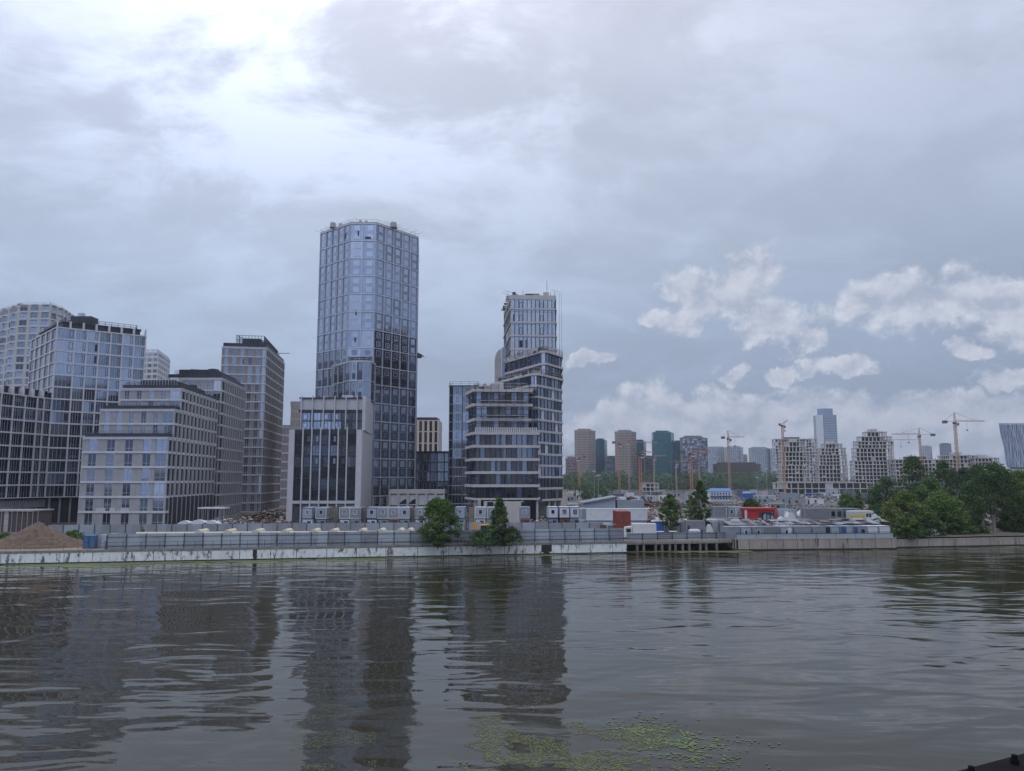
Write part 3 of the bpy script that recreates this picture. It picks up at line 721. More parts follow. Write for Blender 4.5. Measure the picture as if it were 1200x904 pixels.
def pavilion():
    B = Building('canopy_pavilion', (X(488, 232, 2), 232, 2), 'low grey concrete pavilion with white arched panels at the foot of the tall tower', 'pavilion')
    Y = 232; zt = zof(574, Y); a, c = PX(456, Y, 8), PX(521, Y, 8); F = Fr(a, c); B['beam'].fbox(F, 0, F.W, -8, 0, zt-1.2, zt, concrete_l)
    B['back_wall'].fbox(F, .3, F.W-.3, -7.6, -1.2, 2, zt-1.2, mat('grey_panel_wall', (.16, .16, .17), .8))
    for i in range(7):
        u = F.W*i/6; mb = MB(); mb.fbox(F, max(0, u-.35), min(F.W, u+.35), -.8, -.04, 2, zt-1.2, concrete_l); B.single('column', mb)
    for i in range(6):
        u0 = F.W*(i+.12)/6; w = F.W/6*.76; mb = MB(); z0, z1 = zt-4.6, zt-1.5
        n = 8; mb.fbox(F, u0, u0+w, -.7, -.5, z0, z1, white_clad)
        if i in (1, 2, 4):
            for k in range(n):
                t0, t1 = k/n, (k+1)/n; mb.fbox(F, u0+w*t0, u0+w*t1, -.49, -.46, z0+.3, z0+.4+1.4*sin(t1*pi/2), g_deep)
        B.single('arched_panel', mb)
    B.finish()
pavilion()

def mid_blocks():
    # cream high-rise in the gap
    B = Building('cream_tower', (X(503, 420), 420, 2), 'cream high-rise with vertical window slots seen in the gap right of the tallest tower', 'apartment tower')
    z = zof(492.5, 420); a, c, e = PX(484, 420, z), PX(514, 420, z), PX(518, 436, z); poly = [a, c, e, (a[0], 440)]
    body(B, poly, 2, z, beige_wall); st = dict(pier=1.3, band=.5, pier_mat=beige_wall, band_mat=beige_wall, band_n=-.02, glass=[g_dark, g_deep, g_mid], fr=.1, fm=frame_dark)
    facade(B, a, c, 2, z, 5, 7, dict(st, mull=(.5,))); facade(B, c, e, 2, z, 3, 7, st); B['roof_plant'].prism(inset(poly, 1.2), z, z+1.6, dark_metal); B.finish(60)
    B = Building('glass_annex', (X(512, 300), 300, 2), 'lower black and blue glass annex with pale window grid below the cream high-rise', 'office block')
    z = zof(530.5, 300); a, c = PX(488, 300, z), PX(529, 300, z); poly = [a, c, (c[0], 320), (a[0], 320)]; body(B, poly, 2, z, g_dark)
    facade(B, a, c, 2, z, 5, 6, dict(pier=.35, band=.35, pier_mat=dark_metal, band_mat=dark_metal, glass=[g_mid, g_mid, g_dark, g_blue], fr=.1, fm=alu, mull=(.5,), sash=[(.55, .9, .3, .9, frame_dark, None)])); B['roof_edge'].prism(inset(poly, -.2), z, z+.5, roof_dark); B.finish()
    B = Building('slim_glass_tower', (X(540, 280), 280, 2), 'slim blue-grey tower with dark left corner, attached left of the stacked glass tower', 'office tower')
    z = zof(453, 280); a, m_, c = PX(526.5, 281, z), PX(530.5, 280, z), PX(560, 280, z); poly = [a, m_, c, (c[0], 300), (a[0], 300)]; body(B, poly, 2, z, g_dark)
    gl = lambda cc, r, C, Rr: random.choice([g_blue, g_mid, g_mid] if r > 5 else [g_mid, g_dark])
    st = dict(pier=.3, band=.18, pier_mat=dark_metal, band_mat=alu, band_n=-.05, glass=gl, fr=.07, fm=alu, mull=(.33, .66), sash=lambda cc, r: [(.36, .64, .25, .85, frame_dark, None)], open=.06)
    facade(B, m_, c, 2, z, [1.2, 1.2, .7], 14, st); facade(B, a, m_, 2, z, 1, 14, dict(st, sash=None, mull=(), glass=[g_deep]))
    B['roof_edge'].prism(inset(poly, -.15), z, z+.4, dark_metal); rail(B, poly, z+.4, 1.4, dark_metal, step=3, r=.05); B.finish()
mid_blocks()

# ------------------------------------------------------------ stacked glass tower, right of centre
def stacked_tower():
    B = Building('stacked_glass_tower', (X(605, 225, 2), 225, 2), 'stepped stack of glass volumes with pale slab bands, scaffolding on its terraces, second tallest', 'skyscraper')
    slab = mat('beige_slab_edge', (.47, .455, .455), .8, 0, .1, .6)
    def band(poly, z, h=.9, out=.55, part='slab_edge'): B[part].prism(inset(poly, -out), z-h/2, z+h/2, slab)
    gu = lambda c, r, C, Rr: random.choice([g_blue, g_soft, g_soft, g_mid]); gd = lambda c, r, C, Rr: random.choice([g_mid, g_mid, g_soft, g_dark])
    base = dict(pier=.16, band=.0, pier_mat=frame_dark, band_mat=slab, pier_n=-.02, fr=.045, fm=g_dark, mull=(), tilt=.010)
    # V1 lower front
    Y = 215.; z1 = zof(508, Y); a, c = PX(556, Y, 15), PX(630, Y+1.5, 15); p1 = [a, c, (c[0]+1, 240), (a[0]-2.5, 240), PX(547, 226, 15)]
    body(B, p1, 8.6, z1, g_dark); rows = 5; ch = (z1-8.6)/rows
    facade(B, a, c, 8.6, z1-.3, 12, rows, dict(base, glass=lambda cc, r, C, Rr: random.choice([g_deep, g_dark] if r == 0 else [g_mid, g_mid, g_dark] if r == 1 else [g_soft, g_soft, g_mid, g_soft]), open=.03))  # upper rows paler, the sky's reflection put into the glass tone
    facade(B, p1[4], a, 8.6, z1-.3, 2, rows, dict(base, glass=[g_mid, g_blue, g_dark]))
    for r in range(0, rows+1): band(p1, 8.6+r*ch, .75 if r else .5, .6 if r < rows else .7)
    F = Fr(a, c)
    for i in range(30): B['terrace_fence'].fbox(F, F.W*(i+.1)/30, F.W*(i+.8)/30, .1, .25, z1+.4, z1+1.7, slab)
    # V2 two storeys above, with deep slabs and scaffolding
    z2 = zof(458, 219); a2, c2 = PX(557, 219, 30), PX(620, 220, 30); p2 = [a2, c2, (c2[0]+1, 240), (a2[0]-2, 240), PX(549, 228, 30)]
    body(B, p2, z1, z2, g_dark); r2 = 3; ch2 = (z2-z1)/r2
    facade(B, a2, c2, z1+.4, z2-.5, 9, r2, dict(base, glass=[g_mid, g_soft, g_soft, g_blue], open=.04, trans=(.2,))); facade(B, p2[4], a2, z1, z2-.5, 2, r2, dict(base, glass=[g_mid, g_blue2]))
    for r in range(1, r2+1): band(p2, z1+r*ch2, .8, 1.0 if r > 1 else .6)
    F2 = Fr(a2, c2)
    for r in range(r2):
        for t in (.35, .75): B['scaffold'].bar(F2.pt(-1, 1.3, z1+ch2*(r+t)), F2.pt(F2.W+3, 1.3, z1+ch2*(r+t)), .07, dark_metal)
    for i in range(8): B['scaffold'].bar(F2.pt(F2.W*i/7, 1.4, z1+1), F2.pt(F2.W*i/7, 1.4, z2+1.5), .06, dark_metal)
    for r in (1, 2): B['scaffold'].fbox(F2, 1, F2.W-1, .9, 1.7, z1+ch2*(r+.25), z1+ch2*(r+.29), concrete)
    # V3 right-hand body
    z3 = zof(441, 228); q = PX(622, 225, 30); r3 = PX(630, 224.2, 30); s = PX(658.5, 237, 30); b3 = PX(581, 245, 30)
    p3 = [b3, q, r3, s, (s[0]+.6, 262), (b3[0], 262)]
    body(B, p3, 8.0, z3, g_dark); ch3 = 3.35; n3 = round((z3-8)/ch3); ch3 = (z3-8)/n3
    gr = lambda cc, r, C, Rr: random.choice([stone_band, g_soft, g_mid, g_dark, g_soft, g_mid, g_soft] if r > 1 else [g_dark, g_mid, g_dark])
    facade(B, r3, s, 8, z3, 7, n3, dict(base, glass=gr)); facade(B, q, r3, 8, z3, 2, n3, dict(base, glass=[g_white, g_blue2, g_blue])); facade(B, b3, q, 8, z3, 7, n3, dict(base, glass=gu)); facade(B, s, p3[4], 8, z3, 6, n3, dict(base, glass=gd))
    for r in range(0, n3+1): band(p3, 8+r*ch3, .62, .3 if r < n3 else .6)
    # V4 the next step up
    z4 = zof(414, 231); q = PX(634, 229, 50); r4 = PX(640, 228.6, 50); s4 = PX(658, 238, 50); b4 = PX(593, 250, 50)
    p4 = [b4, q, r4, s4, (s4[0]+.5, 262), (b4[0], 262)]
    body(B, p4, z3, z4, g_dark); n4 = 2; ch4 = (z4-z3)/n4
    facade(B, b4, q, z3+.3, z4, 7, n4, dict(base, glass=gu, trans=(.5,))); facade(B, q, r4, z3+.3, z4, 1, n4, dict(base, glass=[g_white])); facade(B, r4, s4, z3+.3, z4, 5, n4, dict(base, glass=gr)); facade(B, s4, p4[4], z3+.3, z4, 5, n4, dict(base, glass=gd))
    for r in range(1, n4+1): band(p4, z3+r*ch4, .6, .5)
    # V5 the upper tower
    z5 = zof(346.5, 250); a5, c5 = PX(598.4, 250, z5), PX(651.5, 251, z5); e5 = PX(590.5, 278, z5); p5 = [e5, a5, c5, (c5[0]+1, 276), (e5[0], 279)]
    body(B, p5, z4, z5, g_dark); n5 = 5; ch5 = (z5-z4)/n5
    facade(B, a5, c5, z4, z5-1.2, 11, n5, dict(base, glass=[g_white, g_blue2, g_white], open=.05, mull=(), sash=lambda cc, r: [(.1, .9, .2, .75, frame_dark, None)] if cc in (2, 7) else None))
    facade(B, e5, a5, z4, z5-1.2, 8, n5, dict(base, pier=.5, pier_mat=slab, glass=[g_dark, g_mid])); facade(B, c5, p5[3], z4, z5-1.2, 8, n5, dict(base, glass=gd))
    for r in range(0, n5): band(p5, z4+r*ch5, .55, .22)
    B['slab_edge'].prism(inset(p5, -.1), z5-1.3, z5+.2, slab)
    # dark notches at corners
    # fin with the curved top left of the upper tower
    fx0, fx1, Yf = X(579.5, 262, 40), X(587.5, 262, 40), 262; zf0, zf1 = zof(448, Yf), zof(409, Yf); zm = zof(424, Yf)
    prof = [(fx0, zf0), (fx1, zf0), (fx1, zf1)] + [(fx1+(fx0-fx1)*sin(t*pi/2), zm+(zf1-zm)*cos(t*pi/2)) for t in (.25, .5, .75, 1)]
    mb = B['curved_fin']; n = len(prof); b = len(mb.v); k = mb.mi(concrete_l)
    mb.v += [(x, Yf, z) for x, z in prof]+[(x, Yf+3.5, z) for x, z in prof]
    mb.f.append(tuple(range(b, b+n))); mb.m.append(k); mb.f.append(tuple(range(b+2*n-1, b+n-1, -1))); mb.m.append(k)
    for i in range(n): j = (i+1) % n; mb.f.append((b+j, b+i, b+n+i, b+n+j)); mb.m.append(k)
    B['curved_fin'].box(fx1+.2, fx1+1.6, Yf-.2, Yf+3, zf0-2, zf1+.5, g_mid)
    # roof and terrace scaffolds, rails, material stacks
    for p, z in ((p2, z2), (p3, z3), (p4, z4)):
        rail(B, inset(p, -.3), z+.35, 1.3, mat('scaffold_board', (.26, .22, .19), .9), part='terrace_scaffold', step=1.5, r=.07)
        rail(B, inset(p, .5), z+.35, 1.9, alu, part='terrace_scaffold', step=2.2, r=.05)
    rnd = random.Random(4)
    for p, z, nn in ((p3, z3, 22), (p4, z4, 26), (p2, z2, 16), (p5, z5, 12)):
        for i in range(nn):
            A = Vector(p[0 if i % 3 else 1]); C = Vector(p[1 if i % 3 else 2]); t = rnd.random(); o = A+(C-A)*t; w = rnd.uniform(.3, 1.4); h = rnd.uniform(.2, 1.1)
            B['site_clutter'].box(o.x-w, o.x+w, o.y+.2, o.y+1.4, z+.2, z+.3+h+i*.004, rnd.choice([concrete, mat('scaffold_board', (0, 0, 0)), dark_metal, alu, concrete_l]))
    for i in range(15):
        u = X(566+i*1.35+8, 224, z2); B['roof_duct'].bar((u-2, 224, z2+.4), (u-2, 224, z2+2.3+.4*sin(i)), .22, stone, sides=6)
    B['roof_plant'].box(X(580, 226, z2), X(590, 226, z2), 224, 229, z2+.2, z2+3.0, concrete_l)
    for (px, h) in ((602, 1.5), (616, 1.0), (641, 5.5), (645, 1.6), (650, 1.8), (595, 1.3), (613, 2)):
        x = X(px, 252, z5); B['roof_mast'].bar((x, 252, z5), (x, 252, z5+h), .09, dark_metal)
    B['roof_plant'].box(X(617, 260, z5), X(632, 260, z5), 258, 263, z5, z5+2.6, mat('rusty_mesh', (.23, .19, .17), .9))
    for (x0, x1, dz) in ((592, 604, .9), (646, 655, 1.4), (589, 598, .2)):
        B['roof_mast'].bar((X(x0, 251, z5), 251, z5+dz+.9), (X(x1, 251, z5), 251, z5+dz), .10, alu)
    # hoist ropes / mast climber at the right edge
    B['mast_climber'].bar((c5[0]+1.0, 250, z5+1), (c5[0]+1.0, 250, z4-1), .05, dark_metal); B['mast_climber'].bar((c5[0]+1.7, 250, z5+1), (c5[0]+1.7, 250, z4-1), .05, dark_metal)
    # ground floor: columns, dark glazing, pale concrete box with black openings
    F = Fr(a, c); core = [F.pt(2, -4, 0)[:2], F.pt(F.W, -4, 0)[:2], (s[0]-1, 241), (s[0]-1, 258), (a[0], 258)]
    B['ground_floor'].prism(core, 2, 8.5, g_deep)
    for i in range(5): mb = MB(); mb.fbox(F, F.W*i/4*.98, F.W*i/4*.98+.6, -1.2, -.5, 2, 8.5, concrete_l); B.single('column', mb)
    Fr2 = Fr(r3, s)
    for i in range(5): mb = MB(); mb.fbox(Fr2, Fr2.W*i/4*.95, Fr2.W*i/4*.95+.7, -1.0, -.3, 2, 8.2, concrete_l); B.single('column', mb)
    B['concrete_box'].box(X(567, 213, 5), X(614, 213, 5), 211.5, 214, 2, 8.0, concrete_l)
    for (x0, x1) in ((571, 578), (611, 617)):
        B['dark_opening'].box(X(x0, 211.3, 5), X(x1, 211.3, 5), 211.2, 211.45, 3.5, 7.9, g_black)
    B.finish()
stacked_tower()
# ------------------------------------------------------------ distant towers
teal = glass('teal_glass', (.05, .17, .19), .5, .15); teal_d = glass('dark_teal_glass', (.04, .10, .14), .5, .15)
def far_tower(px0, px1, pxs, py, Y, m, gl, cols, rows, label, cat='tower', bm=None, name='distant_tower', cham=0, wall_rows=None, pier=.45, band=.45, sides=3, deep=20, topbox=True):
    z = zof(py, Y); w = X(px1, Y)-X(px0, Y); B = Building(name, ((X(px0, Y)+X(px1, Y))/2, Y+5, 2), label, cat, 'distant towers on the skyline')
    a, c = (X(px0, Y), Y), (X(px1, Y), Y); e = (X(pxs, Y+deep), Y+deep)
    poly = [a, c, e, (a[0]+1, Y+deep)]
    if cham: poly = [(a[0], Y+cham), (a[0]+cham, Y), (c[0]-cham, Y), (c[0], Y+cham), e, (a[0]+1, Y+deep)]
    body(B, poly, 2, z, m, m, d=.3)
    pw = w/cols*pier; bh = (z-2)/rows*band
    st = dict(pier=pw, band=bh, pier_mat=m, band_mat=bm or m, band_n=.1, glass=gl, fr=0, tilt=.01)
    n = len(poly)-(1 if cham else 2)
    i0 = 1 if cham else 0
    if cham: facade(B, poly[0], poly[1], 2, z, 2, rows, dict(st, pier=cham*.5)); facade(B, poly[1], poly[2], 2, z, cols, rows, st); facade(B, poly[2], poly[3], 2, z, 2, rows, dict(st, pier=cham*.5)); facade(B, poly[3], poly[4], 2, z, sides, rows, dict(st, pier=deep/sides*pier))
    else: facade(B, a, c, 2, z, cols, rows, st); facade(B, c, e, 2, z, sides, rows, dict(st, pier=deep/sides*pier))
    if topbox: B['roof_plant'].prism(inset(poly, min(4, w*.2)), z, z+3.0, m); B['parapet'].prism(inset(poly, -.2), z-.02, z+1.0, m)
    B.finish(96); return B
chk = mat('sand_checker_panel', (.30, .26, .24), .8, 0, .05); chk2 = mat('pinkish_panel', (.20, .15, .16), .8, 0, .05); bluegrey = mat('blue_grey_panel', (.10, .12, .15), .7, 0, .05)
grey_p = mat('grey_panel', (.20, .20, .22), .8, 0, .05); hazy = mat('haze_tinted_panel', (.30, .33, .36), .7, 0, .05)  # hazy: pale blue tone puts distance haze into the facade colour
far_tower(674, 694, 698.5, 505, 1000, chk, [g_deep, g_dark], 9, 23, 'sand-coloured checkered high-rise, first one right of the stacked glass tower', cham=4)
far_tower(698, 709, 712, 516.5, 1040, teal_d, [teal_d, teal], 5, 18, 'narrow dark teal tower with a striped right edge between the two checkered high-rises', pier=.2, band=.25)
far_tower(663, 674, 676, 538, 950, chk2, [g_mid, g_dark], 5, 10, 'low pinkish block just right of the stacked glass tower', pier=.5, band=.5)
far_tower(710, 723, 724, 537, 980, bluegrey, [g_mid, g_dark], 6, 10, 'low blue-grey block left of the second checkered high-rise', pier=.4, band=.4)
far_tower(722.5, 742, 746.5, 506.5, 960, chk, [g_deep, g_dark], 8, 22, 'second checkered high-rise, with a dark right edge, behind orange cranes', cham=3)
far_tower(745, 755, 758, 518, 1000, teal_d, [teal, teal_d], 5, 18, 'teal tower half hidden by the second checkered high-rise', pier=.2, band=.25)
far_tower(758, 766, 768, 537, 980, bluegrey, [g_mid, g_dark], 4, 10, 'small blue-grey block between two teal towers', pier=.4, band=.4)
far_tower(767, 788, 791, 507.5, 940, teal, [teal, teal, teal_d], 10, 24, 'broad bright teal green tower, tallest of the teal ones', cham=2, pier=.18, band=.22)
far_tower(791, 800, 801, 519, 970, teal, [teal_d, teal], 4, 19, 'slim teal tower on the right flank of the broad teal tower', pier=.2, band=.25)
far_tower(801, 823, 830.5, 513.5, 900, grey_p, [g_blue, g_mid, g_white, g_dark], 8, 20, 'mottled grey and white glass tower with darker right part, right of the teal towers', pier=.15, band=.2)
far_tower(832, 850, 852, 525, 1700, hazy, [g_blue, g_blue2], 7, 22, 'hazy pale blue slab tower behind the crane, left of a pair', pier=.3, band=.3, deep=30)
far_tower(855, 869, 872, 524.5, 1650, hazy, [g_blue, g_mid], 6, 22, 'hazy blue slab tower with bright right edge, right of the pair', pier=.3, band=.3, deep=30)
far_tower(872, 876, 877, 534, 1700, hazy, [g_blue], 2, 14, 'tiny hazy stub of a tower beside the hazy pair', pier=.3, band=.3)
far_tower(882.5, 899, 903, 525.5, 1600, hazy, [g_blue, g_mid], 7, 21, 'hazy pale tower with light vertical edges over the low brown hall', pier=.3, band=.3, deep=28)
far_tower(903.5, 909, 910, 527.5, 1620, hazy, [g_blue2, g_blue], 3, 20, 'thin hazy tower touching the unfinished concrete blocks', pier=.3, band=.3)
far_tower(1085, 1094, 1094.5, 523.5, 2000, hazy, [g_mid, g_blue], 5, 18, 'small hazy round-shouldered tower behind the long unfinished block', cham=6, pier=.2, band=.3)
far_tower(1107.5, 1117, 1117.5, 520.5, 2100, bluegrey, [g_mid], 5, 18, 'small hazy square tower left of the tallest lattice crane', pier=.2, band=.3)
far_tower(840, 888, 892, 545, 880, mat('brown_hall_wall', (.10, .085, .085), .9), [g_dark], 12, 3, 'long low brown industrial hall above the far tree line', 'hall', pier=.7, band=.7, name='industrial_hall')
def business_tower():
    Y = 1500; z = zof(486, Y); B = Building('skyscraper', (X(968, Y), Y, 2), 'tall hazy blue glass skyscraper with notched top, pale left side', 'skyscraper', 'distant towers on the skyline')
    a, m_, c = PX(955.5, Y+18, z), PX(964, Y, z), PX(980, Y+6, z); poly = [a, m_, c, (c[0]+2, Y+34), (a[0]+4, Y+40)]
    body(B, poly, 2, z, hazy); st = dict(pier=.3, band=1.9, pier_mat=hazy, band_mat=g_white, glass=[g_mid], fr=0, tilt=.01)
    facade(B, m_, c, 2, z, 6, 28, st); facade(B, a, m_, 2, z, 4, 28, dict(st, band=.4, band_mat=mat('haze_pale_panel', (.62, .66, .72), .5), pier_mat=mat('haze_pale_panel', (0, 0, 0)), glass=[mat('haze_pale_panel', (0, 0, 0))]))  # left face kept sky-pale, haze put into its panel colour
    z2 = zof(478.5, Y); p2 = [PX(957.5, Y+16, z), PX(966.5, Y+4, z), PX(976.5, Y+8, z), (c[0]-2, Y+28), (a[0]+8, Y+30)]
    B['crown'].prism(inset(p2, .5), z, z2, g_blue, g_blue); B.finish(96)
business_tower()
def flared_tower():
    Y = 760; z = zof(498, Y); zb = zof(548, Y); B = Building('flared_glass_tower', (X(1190, Y), Y, 2), 'pale blue tower widening upwards with wavy vertical stripes, cut by the right edge', 'skyscraper', 'distant towers on the skyline')
    top = [PX(1171, Y, z), PX(1225, Y, z), PX(1230, Y+30, z), PX(1175, Y+30, z)]; bot = [PX(1177, Y+1, z), PX(1222, Y+1, z), PX(1226, Y+29, z), PX(1180, Y+29, z)]
    B['wall'].prism(bot, zb, z, g_dark, roof_dark, s_top=top)
    B['parapet'].prism(inset(top, -.5), z, z+1.6, g_white)
    rnd = random.Random(3)
    for i in range(46):
        m = MB(); x0 = i/46; prev = None; f = rnd.choice([g_white, g_blue2, stone_band, g_white]); ph = rnd.random()*6; w = (top[1][0]-top[0][0])/46*.30
        for k in range(11):
            t = k/10; xb = bot[0][0]+(bot[1][0]-bot[0][0])*x0; xt = top[0][0]+(top[1][0]-top[0][0])*x0; x = xb+(xt-xb)*t + .35*sin(ph+t*9); p = (x, Y+1-t-.25, zb+(z-zb)*t)
            if prev: m.hexa([(prev[0]-w, prev[1]-.3, prev[2]), (prev[0]+w, prev[1]-.3, prev[2]), (prev[0]+w, prev[1]+.3, prev[2]), (prev[0]-w, prev[1]+.3, prev[2]), (p[0]-w, p[1]-.3, p[2]), (p[0]+w, p[1]-.3, p[2]), (p[0]+w, p[1]+.3, p[2]), (p[0]-w, p[1]+.3, p[2])], f)
            prev = p
        m.build('stripe', B.root)
    B['podium'].prism([PX(1180, Y+2, z), PX(1220, Y+2, z), PX(1222, Y+28, z), PX(1184, Y+28, z)], 2, zb, g_deep)
    B.finish()
    Y = 560; B = Building('white_low_building', (X(1195, Y), Y, 2), 'low white building with ribbon windows under the flared tower at the right edge', 'building')
    z = zof(551, Y); p = [PX(1186, Y, 20), PX(1240, Y, 20), PX(1245, Y+20, 20), PX(1188, Y+20, 20)]; body(B, p, 2, z, white_clad)
    facade(B, p[0], p[1], 2, z, 8, 5, dict(pier=.1, band=1.6, pier_mat=white_clad, band_mat=white_clad, glass=[g_mid], fr=0)); B['roof'].prism(inset(p, -1), z, z+.7, white_clad); B.finish()
flared_tower()

# ------------------------------------------------------------ unfinished concrete blocks
orange = mat('orange_crane_paint', (.46, .20, .10), .6, 0, .1, 1); orange_p = mat('pale_orange_paint', (.44, .27, .19), .6, 0, .1, 1)
shut = mat('rusty_formwork', (.14, .09, .08), .9, 0, .4, .6)
def frame_block(steps, label, podium=True, seed=1, m=concrete_l, name='unfinished_block', fh=3.25, bay=3.1, rot=.0, depth=18, infill=.04, cover='unfinished concrete blocks with open storeys', top_rods=True):
    """steps: list of (px0, px1, py_top, Y) stacked from the widest upwards"""
    rnd = random.Random(seed); x0, x1, pt, Y = steps[0]
    B = Building(name, (X((x0+x1)/2, Y), Y, 2), label, 'unfinished building', cover); zlow = 2.0
    for k, (a, b, pt, Y) in enumerate(steps):
        z = zof(pt, Y); n = max(1, round((z-zlow)/fh)); h = (z-zlow)/n; xa, xb = X(a, Y, z), X(b, Y, z); skew = (xb-xa)*.03
        if n < 1: continue
        for r in range(n+1):
            if r == 0 and k: continue
            zz = zlow+r*h; B['concrete_frame'].box(xa-.35+.003*k, xb+.35-.003*k, Y-.35, Y+depth, zz-.62, zz+.02+.002*k, m)
        F = Fr((xa, Y), (xb, Y)); Fs = Fr((xb, Y), (xb, Y+depth)); Fl = Fr((xa, Y+depth), (xa, Y))
        for FF in (F, Fs, Fl):
            nb = max(2, round(FF.W/bay)); w = FF.W/nb
            for i in range(nb+1):
                pw = rnd.choice((.6, .6, .85)); u = min(max(i*w, pw/2), FF.W-pw/2); B['concrete_frame'].fbox(FF, u-pw/2, u+pw/2, -.5, -.02, zlow+.02, z-.36, m)
            for r in range(n):
                for i in range(nb):
                    q = rnd.random()
                    if q < infill: B['concrete_frame'].fbox(FF, i*w+.3, i*w+w*rnd.choice((.35, .5, 1))-.1, -.36, -.1, zlow+r*h+.02, zlow+(r+1)*h-.38, rnd.choice([m, m, concrete, grey_p]))
                    elif q < infill+.05: B['concrete_frame'].fbox(FF, i*w+.4, i*w+w-.3, -.36, -.12, zlow+r*h+.02, zlow+r*h+rnd.choice((.7, 1.0, 1.3)), m)
        B['core'].box(xa+3.5, xb-3.5, Y+5.0, Y+depth-2, zlow+.03, z-.4, mat('shaded_core', (.09, .09, .09), .9))  # dark core colour deepens the shade inside the open storeys
        if k == len(steps)-1 and top_rods:
            for i in range(int((xb-xa)/2.2)):
                x = xa+i*2.2+rnd.random(); B['rebar'].bar((x, Y+rnd.random()*6, z), (x, Y+rnd.random()*6, z+rnd.uniform(.6, 2.0)), .12, shut)
            B['formwork'].box(xa+(xb-xa)*.25, xa+(xb-xa)*.6, Y+3, Y+9, z, z+2.4, rnd.choice([shut, m]))
        zlow = z
    # the dozens of storeys and posts of one frame are surface structure of the block
    B.finish()
frame_block([(908, 958, 514.5, 1000)], 'pale block with even window grid and blue netting band behind the first stepped concrete block', seed=3, m=stone_band, infill=.6, depth=12, bay=4, fh=4)
frame_block([(915, 949, 545, 655), (916, 949, 529.5, 655), (917, 945, 523, 655), (924, 943, 517.5, 655)], 'leftmost stepped concrete block, beside the folded orange crane', seed=11, depth=9)
frame_block([(959, 993, 545, 660), (960, 992, 533, 660), (962, 991, 525, 660), (967, 987, 520, 660)], 'middle stepped concrete block, right below the hazy notched skyscraper', seed=12, depth=9)
frame_block([(1001, 1048, 540, 650), (1003, 1047, 525, 650), (1005, 1047, 517, 650), (1009, 1045, 511.5, 650), (1016, 1039, 506, 650)], 'tallest stepped concrete block with a thin mast on its roof', seed=13, depth=9)
frame_block([(911, 1024, 565.5, 635)], 'low two-storey concrete podium in front of the stepped concrete blocks', seed=14, fh=5, bay=5.5, infill=.15, top_rods=False, depth=12)
frame_block([(1049, 1113, 538.5, 640)], 'long low unfinished block with rusty formwork, left part of the row above the trees', seed=15, infill=.35)
frame_block([(1112, 1142, 533.5, 655)], 'unfinished block with rusty top storey right behind the tallest lattice crane', seed=16)
frame_block([(1142, 1171, 536.5, 650)], 'unfinished block with open square bays at the right end of the row', seed=17, infill=.15)
frame_block([(667, 690, 577, 560)], 'low grey unfinished floor far right of the stacked glass tower', seed=18, infill=.1, depth=12, top_rods=False)
frame_block([(752, 772, 566, 600)], 'small unfinished concrete frame beside the thick orange crane mast', seed=19, infill=.2, depth=12)

